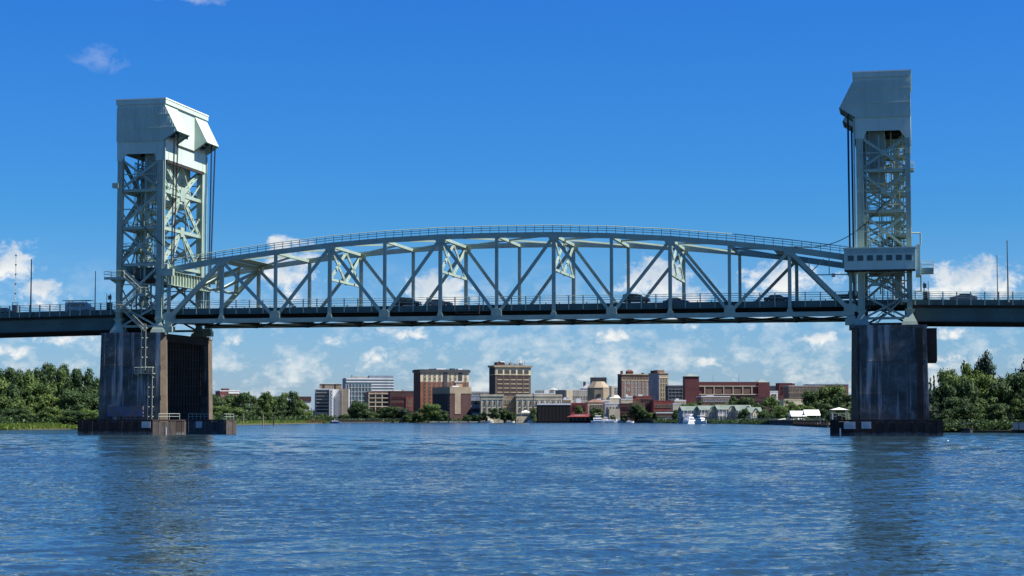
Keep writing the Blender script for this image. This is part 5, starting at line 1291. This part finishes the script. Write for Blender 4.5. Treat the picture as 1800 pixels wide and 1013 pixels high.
for (n_, lab, u0, u1, v, d_, m_) in (('low_store', 'low tan store roof between the classical building and the red brick square', 990, 1004, 702, 1470, 'stone_tan'), ('low_store', 'cream upper storey seen over the black warehouse roof', 958, 984, 705, 1450, 'stone_cream'), ('low_store', 'pale store with white parapet right of the octagonal auditorium foot', 1046, 1072, 704, 1470, 'render_pale'),
        ('low_store', 'small white walled store over the maroon brick store', 1100, 1112, 697, 1490, 'render_pale'), ('low_store', 'reddish low store behind the purplish stepped store', 1118, 1146, 697, 1500, 'brick_red'), ('low_store', 'beige low store with white roof left of the long parking deck foot', 1186, 1206, 704, 1450, 'stone_beige')):
    b = Bld(n_, lab, u0, u1, v, d_, 8, m_, None, depth=12); b.body(parapet='render_white' if m_ != 'brick_red' else None); b.windows(4, 1, .8, b.W - .8, b.z(v + 9), b.z(v + 2), 1.1, 1.7, 'stone_tan')
    b.box('roof_unit', b.W * .2, b.W * .45, 3, 7, b.H - .1, b.H + 1.4, 'render_white'); b.box('roof_unit', b.W * .6, b.W * .75, 3, 6, b.H - .1, b.H + 1.0, 'roof_grey')
# V windowed hotel
b = Bld('old_hotel', 'brown brick hotel with six rows of white framed windows and a small roof pavilion', 1093, 1141, 658, 1560, 20, 'brick_brown', 1086); b.body(parapet='stone_tan')
zt = b.z(658); b.box('cornice', -.5, b.W + .3, -.6, b.D, zt - .6, zt + .1, 'stone_tan'); b.box('string_course', -.2, b.W, -.3, 0, b.z(669), b.z(668), 'stone_cream'); b.box('side_shade_panel', -.15, -.12, 0, b.D - .2, 0, zt - .8, 'dark_clad')  # last box: dark sheet with the left side's shade as its colour
b.windows(9, 1, b.xu(1095), b.xu(1140), b.z(667.5), b.z(662), 1.3, 2.0, 'stone_tan'); b.windows(7, 6, b.xu(1095), b.xu(1140), b.z(707), b.z(670), 1.4, 1.9, 'render_white', skip=[(1, j) for j in (0, 2, 4)])
b.box('roof_pavilion', b.xu(1107), b.xu(1117), 4, 8, zt, b.z(653), 'brick_maroon'); b.hip('pavilion_roof', b.xu(1107), b.xu(1117), 4, 8, b.z(653), 1.5, 'brick_maroon'); b.box('roof_unit', b.xu(1095), b.xu(1098), 3, 5, zt, b.z(652), 'brick_dark'); b.box('roof_unit', b.xu(1132), b.xu(1135), 3, 5, zt, b.z(655), 'brick_dark')
g = MB(); g.tube((b.xu(1111), 6, b.z(653)), (b.xu(1111), 6, b.z(648)), .12, 5); g.tube((b.xu(1115), 6, b.z(653)), (b.xu(1115), 6, b.z(649)), .12, 5); g.build('antenna', M['concrete_grey'], b.T, world=False)
b = Bld('corner_tower', 'grey corner tower with pale lit right face, right end of the windowed hotel', 1159, 1175, 656, 1540, 22, 'stone_tan', 1141); b.body(parapet='stone_tan')
b.box('side_shade_panel', -.2, -.02, 0, b.D, 0, b.z(656.6), 'blue_grey'); b.box('cornice', -.5, b.W + .4, -.5, b.D, b.z(657), b.z(655.5), 'stone_tan'); b.box('ledge', -.2, b.W + .2, -.3, 0, b.z(664.5), b.z(663.5), 'stone_cream')  # blue-grey sheet carries the painted shade of the left face
b.windows(3, 5, .6, b.W - .6, b.z(706), b.z(665), 1.3, 2.4, 'stone_cream', 0); b.box('roof_house', 1, b.W - 1, 5, 12, b.z(655.5), b.z(650.5), 'brick_brown'); b.box('roof_unit', -.0, 2, 12, 16, b.z(655.5), b.z(651), 'brick_dark')
# W
b = Bld('glass_garage', 'dark glass parking garage between the pale corner tower and the maroon deck tower', 1175, 1206, 678, 1500, 4, 'dark_clad', None, depth=16); b.body(parapet='blue_grey')
for j in range(4): b.box('white_band', 0, b.W, -.25, 0, b.z(703 - j * 6), b.z(702 - j * 6), 'blue_grey')
for i in range(6): b.box('mullion', i * b.W / 5 - .15, i * b.W / 5 + .15, -.2, 0, 0, b.H - 2, 'blue_grey')
b.box('pale_roof', 0, b.W + 3, -7, -2, b.z(709), b.z(707.5), 'slate_roof')
# X parking deck
b = Bld('parking_deck', 'long maroon brick parking deck with a pale framed front and square towers at both ends', 1204, 1353, 671.5, 1480, 2, 'brick_maroon', None, depth=30)
b.box('walls', b.xu(1228), b.xu(1334), 0, 30, -.4, b.z(671.5)); b.box('stair_tower', 0, b.xu(1229), -1.2, 12, -.4, b.z(662)); b.hip('tower_roof', 0, b.xu(1229), -1.2, 12, b.z(662), 2.0, 'slate_roof'); b.box('tower_cornice', -.3, b.xu(1229) + .3, -1.5, 12, b.z(662.4), b.z(661.6), 'stone_tan')
b.box('stair_tower', b.xu(1333), b.xu(1353), -1.2, 12, -.4, b.z(672)); b.hip('tower_roof', b.xu(1331), b.xu(1350), 1, 12, b.z(672), 2.2, 'slate_roof')
x0, x1 = b.xu(1229.3), b.xu(1333)
for v in (679, 693.5): b.box('pale_beam', x0, x1, -.6, 0, b.z(v + .9), b.z(v - .9), 'stone_beige')
xs = [b.xu(u) for u in (1239, 1255.5, 1272.5, 1289, 1306, 1322)]
for xx in xs: b.box('pale_post', xx - .4, xx + .4, -.55, 0, b.z(692.6), b.z(679.9), 'stone_beige')
for a, c in zip(xs[:-1], xs[1:]): b.box('brick_panel', a + .8, c - .8, -.25, 0, b.z(691.6), b.z(681), 'brick_brown')
for u, h in ((1256.5, 659), (1302, 657)): g = MB(); g.tube((b.xu(u), 8, b.z(672)), (b.xu(u), 8, b.z(h)), .13, 5); g.build('light_mast', M['concrete_grey'], b.T, world=False)
# Y Z AA
b = Bld('brick_building', 'maroon brick cube right of the long parking deck', 1370, 1393, 674, 1640, 6, 'brick_maroon', 1364); b.body(); b.box('lit_end', b.W, b.W + 2.5, 0, 8, 0, b.H, 'brick_red'); b.windows(3, 2, 1, b.W - 1, b.z(694), b.z(678), 1.6, 2, 'brick_red')  # lit_end: sunlight put into the colour by a brighter brick
b = Bld('glass_garage', 'dark low link block between the parking deck and the maroon brick cube', 1352, 1371, 678.5, 1660, 2, 'dark_clad', None); b.body(parapet='blue_grey'); b.windows(4, 1, .6, b.W - .6, b.z(690), b.z(681), 1.6, 2, 'blue_grey')
b = Bld('school_building', 'long tan brick building with arched windows above the yellow green trees', 1387, 1450, 678.5, 1600, 5, 'brick_brown', None, depth=20); b.body(parapet='render_pale'); b.windows(10, 1, 1, b.W - 1, b.z(690), b.z(681), 1.7, 2.4, 'stone_beige', 1, True); b.windows(10, 1, 1, b.W - 1, b.z(701), b.z(692), 1.9, 2.4, 'stone_beige'); b.box('string_course', 0, b.W, -.3, 0, b.z(691.5), b.z(690.5), 'stone_beige')
b = Bld('flat_roofed_block', 'brown walled block with a grey roof half behind the trees beside the right pier', 1420, 1492, 676, 1700, 2, 'brick_brown', None, depth=20); b.body(parapet='blue_grey'); b.windows(8, 1, 1, b.W - 1, b.z(690), b.z(681), 1.6, 2, 'stone_tan')
b = Bld('cream_store', 'cream blank-walled store among the trees left of the white tents', 1378, 1412, 703, 1350, 8, 'stone_cream', None, depth=14); b.body(parapet='stone_beige'); b.box('low_roof', 1, b.W - 1, 1, 10, b.H, b.H + .8, 'stone_tan')
b = Bld('flat_roofed_block', 'low white roof patch under the dark link block right of the parking deck', 1354, 1368, 688, 1500, 5, 'render_white', None); b.body(); b.windows(2, 1, 1, b.W - 1, b.z(698), b.z(692), 1.4, 1.6, 'stone_tan')
b = Bld('flat_roofed_block', 'white rooftops clustered in front of the left half of the parking deck', 1233, 1284, 697, 1400, 5, 'brick_brown', None, depth=20); b.body(parapet='render_white')
for u0, u1, v in ((1233, 1243, 696), (1244, 1256, 695), (1262, 1274, 697)): b.box('white_roof_unit', b.xu(u0), b.xu(u1), 2, 8, b.H - 1, b.z(v), 'render_white')
b.windows(8, 1, 1, b.W - 1, b.z(708), b.z(700), 1.5, 2, 'render_white')
b = Bld('brick_warehouse', 'dark maroon building behind the trees below the right tower of the parking deck', 1325, 1352, 698, 1380, 5, 'purple_brick', None, depth=14); b.body(); b.windows(5, 1, 1, b.W - 1, b.z(712), b.z(702), 1.2, 1.8, 'brick_maroon')
b = Bld('flat_roofed_block', 'white flat roofed pavilion left of the riverside condos', 1153, 1187, 725.5, 1330, 3, 'brick_dark', None, depth=10); b.body(parapet='render_white'); b.windows(6, 1, 1, b.W - 1, .8, b.H - .8, 1.8, 1.6, 'render_pale')
b.box('roof_unit', b.xu(1165), b.xu(1171), 3, 6, b.H, b.z(722), 'brick_dark')
b = Bld('flat_roofed_block', 'pale roof of a low shop between the deep red warehouse and the condos', 1183, 1205, 710, 1350, 3, 'stone_beige', None, depth=10); b.body(parapet='render_white'); b.windows(4, 1, 1, b.W - 1, 3, b.H - 1, 1.4, 1.6, 'stone_tan')

# riverside condos: gabled cream houses with green-grey roofs
for i, (u0, u1, vr, ve, d, lab) in enumerate(((1200, 1234, 714, 722, 1200, 'leftmost riverside house with grey green roof, behind the big white yacht'), (1231, 1262, 713, 721, 1195, 'second riverside house from the yacht with dormer and grey green roof'), (1262, 1296, 712, 720, 1190, 'third riverside house from the yacht, long grey green roof and balconies'), (1296, 1322, 712, 722, 1185, 'fourth riverside house, behind a dark palm-like tree'), (1318, 1340, 716, 726, 1180, 'rightmost riverside house with a steep cream gable end'))):
    b = Bld('riverside_house', lab, u0, u1, ve, d, 10, 'stone_beige' if i % 2 else 'render_pale', None, depth=10, group='gabled riverside houses'); b.box('walls', 0, b.W, 0, 10, -.4, b.H)
    rise = b.z(vr) - b.H; b.gable('roof', 0, b.W, 0, 10, b.H, rise, 'green_metal', 'x', .6)
    wx = b.W * (.72 if i < 4 else .5); g = MB(); g.prism_y([(wx - 2.6, b.H - 2), (wx + 2.6, b.H - 2), (wx + 2.6, b.H - .6), (wx, b.H + rise * .75), (wx - 2.6, b.H - .6)], -1.2, 3); g.build('gable_bay', M['stone_cream'], b.T, world=False)
    g = MB(); g.beam((wx - 3, -.1, b.H - .9), (wx, -.1, b.H + rise * .75 + .2), 2.8, .2, (0, 0, 1)); g.beam((wx + 3, -.1, b.H - .9), (wx, -.1, b.H + rise * .75 + .2), 2.8, .2, (0, 0, 1)); g.build('bay_roof', M['green_metal'], b.T, world=False)
    b.box('balcony_slab', .3, b.W - .3, -1.5, -.02, b.H * .5, b.H * .5 + .2, 'render_white'); b.box('balcony_rail', .3, b.W - .3, -1.55, -1.45, b.H * .5 + .9, b.H * .5 + 1.0, 'render_white')
    for k in range(6): b.box('column', .3 + k * (b.W - .8) / 5, .5 + k * (b.W - .8) / 5, -1.52, -1.35, -.4, b.H, 'render_white')
    b.windows(4, 2, .6, b.W - .6, .4, b.H - .3, 1.1, 1.5, 'render_white')
# white tents and umbrellas
def tent(u, w_px, vt, ve, d, lab, name='marquee_tent', cat='tent', gr='white tents on the riverfront', hip=False):
    x, y = G(u, d); w_ = w_px * PXM(d); zt, ze = H(vt, d) - .5, H(ve, d) - .5
    T = thing(name, lab, cat, (x, y, .5), -YAW, gr); g = MB(); h = w_ / 2
    if hip: g.v = [(-h, -h * .7, ze), (h, -h * .7, ze), (h, h * .7, ze), (-h, h * .7, ze), (0, 0, zt)]; g.f = [(0, 1, 4), (1, 2, 4), (2, 3, 4), (3, 0, 4), (3, 2, 1, 0)]; g.m = [0] * 5
    else: g.prism_x([(-5, ze), (5, ze), (0, zt)], -h, h); 
    g.build('canopy', M['white'], T, world=False)
    for sx in (-1, 1):
        for sy in (-1, 1): g = MB(); yy = h * .62 if hip else 4.6; g.tube((sx * h * .92, sy * yy, 0), (sx * h * .92, sy * yy, ze), .1, 5); g.build('pole', M['white_dull'], T, world=False)
    return T
tent(1402, 27, 722.5, 732, 900, 'left white gabled marquee left of the right pier'); tent(1426, 27, 720.5, 730.5, 880, 'right white gabled marquee left of the right pier')
tent(1379, 24, 735.5, 738, 900, 'low flat white canopy under the left marquee', hip=True); tent(1404, 26, 735, 737.5, 890, 'low flat white canopy under the gap between the marquees', hip=True)
tent(924, 17, 721, 725, 1390, 'white peaked gazebo on the quay left of the black warehouse', name='gazebo', cat='gazebo', hip=True)
tent(1475, 30, 716.5, 720.5, 700, 'bright white roofed shelter touching the right pier edge', hip=True, name='dock_shelter', cat='shelter')
# pole behind the classical building and radio mast at far left
x, y = G(938, 1370); T = thing('utility_pole', 'tall thin dark pole in front of the classical building', 'pole', (x, y, .5)); g = MB(); g.tube((0, 0, 0), (0, 0, H(694, 1370)), .35, 6, .25); g.build('mast', M['timber'], T, world=False)
g = MB(); g.box(-1.2, 1.2, -.1, .1, H(698, 1370), H(697.4, 1370)); g.build('crossarm', M['timber'], T, world=False)
yy = W - 1.2; xx = bridge_x(23, yy); d = (xx - CAMX) * sin(YAW) + (yy - CAMY) * cos(YAW); zb = DECK - .016 * max(0, -xx - 9)
T = thing('antenna_mast', 'thin lattice antenna mast on the left approach deck, rising before a cloud', 'antenna mast', (xx, yy, zb))
hh = H(448, d) - zb; z_ = H(532, d) - zb
g = MB(); g.box(-.55, .55, -.3, .3, 0, z_ - .5); g.build('equipment_cabinet', M['lamp_metal'], T, world=False)
g = MB(); g.box(-.6, .6, -.06, .06, z_ - .1, z_); g.box(-.6, -.5, -.06, .06, z_ - .5, z_ - .1); g.box(.5, .6, -.06, .06, z_ - .5, z_ - .1); g.build('mast_frame', M['lamp_metal'], T, world=False)
for i in range(8):
    z0, z1 = z_ + (hh - z_) * i / 8, z_ + (hh - z_) * (i + 1) / 8; g = MB(); r_ = .10
    for k in range(3): a0 = k * 2.094; g.beam((r_ * cos(a0), r_ * sin(a0), z0), (r_ * cos(a0), r_ * sin(a0), z1), .028, .028)
    for q in range(6):
        for k in range(3): a0 = k * 2.094; a1 = a0 + 2.094; z2 = z0 + (z1 - z0) * q / 6; g.beam((r_ * cos(a0), r_ * sin(a0), z2), (r_ * cos(a1), r_ * sin(a1), z2 + (z1 - z0) / 6), .02, .02)
    g.build('mast_section', M['white_dull'], T, world=False)
for i in range(5): g = MB(); g.box(-.16, .16, -.1, .1, z_ + (hh - z_) * (.18 + i * .2), z_ + (hh - z_) * (.18 + i * .2) + .2); g.build('mast_antenna', M['lamp_metal'], T, world=False)

# quay, docks, boats
def quay(u0, d0, u1, d1, h, m, lab, name='dock', w_=4, cat='dock'):
    a, b_ = G(u0, d0), G(u1, d1); T = thing(name, lab, cat, (a[0], a[1], 0)); L = sqrt((b_[0] - a[0]) ** 2 + (b_[1] - a[1]) ** 2); ang = atan2(b_[1] - a[1], b_[0] - a[0]); T.rotation_euler = (0, 0, ang)
    g = MB(); g.box(0, L, 0, w_, h - .35, h); g.build('deck', m, T, world=False)
    n = int(L / 6); me = MB().tube((0, 0, -1.5), (0, 0, h + .9), .22, 6).mesh('dock_post', M['timber'])
    for i in range(min(n, 60) + 1): place(me, 'dock_post', T, (L * i / min(n, 60) if n else 0, -.25, 0))
    return T
def bulkhead(u0, d0, u1, d1, lab, h=1.6):
    a, b_ = G(u0, d0), G(u1, d1); T = thing('quay_wall', lab, 'quay wall', (a[0], a[1], 0)); L = sqrt((b_[0] - a[0]) ** 2 + (b_[1] - a[1]) ** 2); T.rotation_euler = (0, 0, atan2(b_[1] - a[1], b_[0] - a[0]))
    g = MB(); g.box(0, L, 0, .6, -1, h); g.build('sheet_piling', M['timber'], T, world=False); g = MB(); g.box(0, L, -.15, .8, h, h + .3); g.build('coping', M['timber'], T, world=False)
    g = MB(); g.tube((0, .2, h + 1.2), (L, .2, h + 1.2), .06, 4)
    n = int(L / 5)
    for i in range(n): g.tube((i * 5, .2, h), (i * 5, .2, h + 1.3), .07, 4)
    g.build('quay_railing', M['lamp_metal'], T, world=False)
bulkhead(572, 1378, 850, 1432, 'dark quay wall along the town left of the white floating dock end'); bulkhead(850, 1430, 1100, 1392, 'dark quay wall below the classical building and the black warehouse'); bulkhead(1100, 1392, 1300, 1112, 'dark quay wall before the riverside houses'); bulkhead(1300, 1112, 1452, 712, 'dark quay wall below the white marquees leading to the right pier', 2.0)
quay(755, 1330, 842, 1330, .9, M['white'], 'long white floating dock on the water left of the classical building', 'floating_dock')
quay(1395, 800, 1456, 640, 1.0, M['timber'], 'dark wooden dock low on the water just left of the right fender')
bulkhead(1640, 428, 1705, 404, 'low pale bank wall under the first trees of the right wood', .7)
M['hull_white'] = mat('white_gelcoat', (.8, .8, .8), .35, .04, 1, spec=.5); M['hull_blue'] = mat('blue_hull', (.05, .12, .25), .35, .1, 1)
def boat(u, d, L, label, kind='cruiser', hullm='hull_white', rz=None, gr='boats moored along the town'):
    x, y = G(u, d); T = thing('motor_yacht' if kind == 'yacht' else 'motorboat', label, 'yacht' if kind == 'yacht' else 'boat', (x, y, 0), (-YAW if rz is None else rz), gr)
    h = L * .11 + .35; bw = L * .15
    st = [(-.5, .9, .0), (-.2, 1, .0), (.15, .95, .05), (.36, .6, .18), (.5, .04, .32)]; g = MB(); n = len(st)
    for xx, wv, sh in st: g.v += [(xx * L, -bw * wv, h * (1 + sh)), (xx * L * .96, -bw * wv * .7, -.15), (xx * L * .96, bw * wv * .7, -.15), (xx * L, bw * wv, h * (1 + sh))]
    for i in range(n - 1):
        for k in range(4): g.f.append((i * 4 + k, i * 4 + (k + 1) % 4, (i + 1) * 4 + (k + 1) % 4, (i + 1) * 4 + k)); g.m.append(0)
    g.f.append((0, 1, 2, 3)); g.f.append((4 * n - 1, 4 * n - 2, 4 * n - 3, 4 * n - 4)); g.m += [0, 0]; g.build('hull', M[hullm], T, world=False)
    def cab(nm, x0, x1, z0, z1, wv, m, rake=.5): g = MB(); g.hexa([(x0, -wv, z0), (x1, -wv, z0), (x1, wv, z0), (x0, wv, z0), (x0 + .1, -wv * .85, z1), (x1 - rake * (z1 - z0), -wv * .85, z1), (x1 - rake * (z1 - z0), wv * .85, z1), (x0 + .1, wv * .85, z1)]); g.build(nm, M[m], T, world=False)
    c = L * .11
    cab('cabin', -L * .34, L * .22, h, h + c, bw * .78, 'hull_white'); cab('cabin_window', -L * .3, L * .2, h + c * .4, h + c * .8, bw * .795, 'glass')
    if kind == 'yacht':
        cab('upper_deck', -L * .36, L * .12, h + c, h + c * 1.25, bw * .8, 'hull_white', .2); cab('bridge_cabin', -L * .2, L * .06, h + c * 1.25, h + c * 2.1, bw * .6, 'hull_white'); cab('cabin_window', -L * .18, L * .055, h + c * 1.45, h + c * 1.85, bw * .62, 'glass')
        cab('hardtop', -L * .26, L * .08, h + c * 2.25, h + c * 2.4, bw * .7, 'hull_white', 0)
    g = MB(); g.tube((-L * .1, 0, h + c), (-L * .1, 0, h + c * (3.6 if kind == 'yacht' else 2.4)), .06, 5); g.tube((L * .3, -bw * .6, h * 1.3), (L * .3, -bw * .6, h * 1.3 + .7), .04, 4); g.build('mast', M['white_dull'], T, world=False)
    return T
boat(1213, 1080, 14, 'white flybridge yacht with blue-shaded side, left of the pair before the riverside houses', 'yacht', rz=-YAW + 1.1); boat(1233, 1060, 12, 'bright white flybridge yacht stern-on, right of the pair before the riverside houses', 'yacht', rz=-YAW - 1.2)
boat(1054, 1360, 13, 'long white motor yacht moored under the red awning restaurant', 'yacht'); boat(1066, 1366, 10, 'white cruiser with masts just right of the long yacht', 'yacht'); boat(1075, 1350, 10, 'small white cruiser at the quay below the white two-storey building')
boat(1092, 1352, 11, 'white cruiser with long cabin below the maroon brick store'); boat(1107, 1340, 6, 'tiny white motorboat right of the long-cabin cruiser'); boat(1173, 1290, 9, 'white speedboat tilted on its lift before the pavilion'); boat(1197, 1240, 6, 'little white motorboat left of the two yachts')
boat(590, 1200, 7, 'small dark boat under power at the tip of the green marsh', hullm='hull_blue'); boat(858, 1400, 9, 'white motorboat beside the end of the floating dock'); boat(897, 1400, 7, 'white motorboat moored left of the peaked gazebo'); boat(934, 1390, 7, 'white motorboat moored right below the peaked gazebo')
boat(1444, 700, 5, 'small white boat tied to the dark dock near the right fender')
for u, c, lab in ((650, 'car_red', 'red car parked on the quay below the balcony building'), (697, 'car_red', 'red car parked on the quay below the dark red brick building'), (640, 'car_silver', 'silver car parked left of the red car below the balcony building'), (592, 'car_silver', 'silver car parked below the bright fin wall'), (605, 'car_silver', 'silver car parked under the tan stair tower')):
    x, y = G(u, 1420); vehicle('sedan', 0, 0, M[c], lab, world_loc=(x, y, 1.9 if False else .55), rz=-YAW + .05)
for u, v, w_, p_, l_, d, lab in ((604, 727, 22, 0, 0, 1408, 'low tree at the foot of the tan stair tower'), (582, 729, 22, 6, 0, 1405, 'low tree at the foot of the bright fin wall'), (566, 726, 24, 1, 0, 1402, 'low tree below the blue-grey balconies of the stepped mid-rise'),
        (822, 728, 16, 0, 0, 1385, 'small tree at the right corner of the beige T building'), (836, 726, 14, 6, 0, 1388, 'small tree before the bluish shaded low block'), (900, 724, 16, 1, 0, 1386, 'small tree before the right edge of the recessed classical centre'),
        (1018, 712, 14, 5, 1, 1378, 'slim tree before the square red brick building'), (1146, 724, 18, 1, 1, 1335, 'light green tree before the deep red brick warehouse'), (1160, 730, 14, 0, 0, 1322, 'low tree left of the white flat roofed pavilion'), (1078, 728, 12, 6, 0, 1362, 'low tree between the whitish waterfront buildings'),
        (1250, 706, 20, 0, 0, 1300, 'tree top showing between the second and third riverside houses'), (1280, 704, 20, 6, 1, 1310, 'light tree top above the right half of the third riverside house'), (622, 700, 26, 0, 0, 1440, 'dark tree right of the stepped white mid-rise'), (633, 705, 30, 1, 0, 1430, 'wide tree before the left end of the balcony building'), (651, 716, 30, 6, 0, 1420, 'low tree under the pale balcony grid'), (672, 715, 32, 0, 0, 1420, 'round tree under the right end of the balcony grid'), (692, 713, 30, 1, 0, 1415, 'dark tree under the dark red brick building'),
        (714, 715, 30, 0, 3, 1410, 'grey green tree left of the brightest tree by the orange hotel'), (736, 722, 26, 6, 0, 1405, 'low tree between the orange hotel and the quay'), (758, 708, 40, 1, 1, 1380, 'largest bright green tree below the orange brick hotel'), (775, 718, 26, 0, 0, 1375, 'dark tree touching the maroon brick block'), (716, 728, 18, 0, 0, 1400, 'small shrub-like tree left of the hotel trees'),
        (850, 722, 14, 0, 0, 1385, 'little tree at the left corner of the classical building'), (868, 716, 20, 3, 0, 1380, 'loose dark tree in front of the left classical wing'), (886, 714, 20, 6, 0, 1385, 'dark tree at the recessed centre of the classical building'), (938, 716, 12, 5, 1, 1375, 'narrow green tree at the left end of the black warehouse'),
        (1048, 714, 26, 0, 0, 1365, 'dark round tree before the weathered whitish building'), (1120, 708, 28, 1, 0, 1350, 'large round tree before the brick stores'), (1134, 718, 18, 6, 0, 1345, 'smaller tree right of the large round tree before the stores'), (1097, 726, 14, 0, 0, 1350, 'low dark tree under the maroon brick store'),
        (1196, 716, 26, 0, 0, 1260, 'dark tree left of the leftmost riverside house'), (1210, 706, 30, 1, 1, 1300, 'green tree behind the leftmost riverside house'), (1228, 702, 24, 6, 0, 1310, 'dark tree behind the second riverside house'), (1190, 724, 18, 6, 0, 1240, 'low tree at the left of the yachts'),
        (1268, 708, 22, 0, 1, 1280, 'small tree showing above the third riverside house'), (1294, 694, 30, 0, 0, 1330, 'dark tree covering the foot of the parking deck, left of two'), (1314, 695, 28, 1, 0, 1330, 'dark tree covering the foot of the parking deck, right of two'), (1308, 718, 24, 4, 0, 1160, 'palm-like dark tree in front of the fourth riverside house'),
        (1335, 706, 24, 0, 0, 1230, 'dark tree behind the rightmost riverside house'), (1362, 692, 40, 0, 1, 1200, 'tall olive green tree right of the parking deck'), (1352, 716, 30, 6, 0, 1120, 'dark tree below the tall olive green tree'), (1374, 714, 26, 1, 1, 1100, 'olive tree left of the cream blank-walled store'),
        (1338, 722, 20, 5, 0, 1080, 'narrow dark tree beside the cream gable end'), (1432, 682, 44, 1, 0, 1250, 'broad dark tree left of the right pier behind the marquees'), (1462, 672, 50, 1, 1, 1250, 'pale green crown highest beside the right pier'), (1484, 684, 40, 0, 0, 1220, 'dark tree directly against the right pier edge'), (1414, 708, 40, 0, 1, 1050, 'round mid green tree above the left marquee'),
        (1446, 706, 40, 6, 0, 1020, 'dark tree right above the right marquee'), (1462, 722, 26, 0, 0, 780, 'low tree left of the bright white shelter'), (1392, 700, 30, 6, 1, 1280, 'light green tree behind the cream blank-walled store'), (1395, 724, 20, 0, 0, 960, 'small dark tree left of the left marquee')):
    tree(u, v, d, w_ * 1.15, p_ if p_ != 4 else 5, l_, lab, CT)
# low planting along the quay and the far wooded horizon
scatter_band('quay_planting', (560, 1100), (1395, 1405), (18, 18), 420, 1.0, 3.2, 1.6, 0, 'low dark planting along the quay of the town', 'bushes', 14)
scatter_band('quay_planting', (1150, 1450), (1290, 760), (16, 12), 420, 1.0, 3.0, 1.1, 0, 'low dark planting behind the quay before the riverside houses', 'bushes', 14)
scatter_band('side_wood', (-1500, -40), (640, 560), (90, 90), 2600, 3, 15, 2.6, 0, 'continuous dark wood along the left bank beyond the left edge', 'wood', 12)
scatter_band('side_wood', (1500, 1640), (900, 560), (120, 40), 700, 2, 12, 2.4, 0, 'dark wood on the bank hidden behind the right pier', 'wood', 12)
scatter_band('side_wood', (1850, 3300), (450, 450), (70, 70), 2600, 3, 15, 2.4, 0, 'continuous dark wood along the right bank beyond the right edge', 'wood', 12)
scatter_band('horizon_wood', (-900, 2700), (2300, 2300), (200, 200), 5200, 4, 17, 7, 0, 'far wooded horizon behind the town', 'wood', 5)
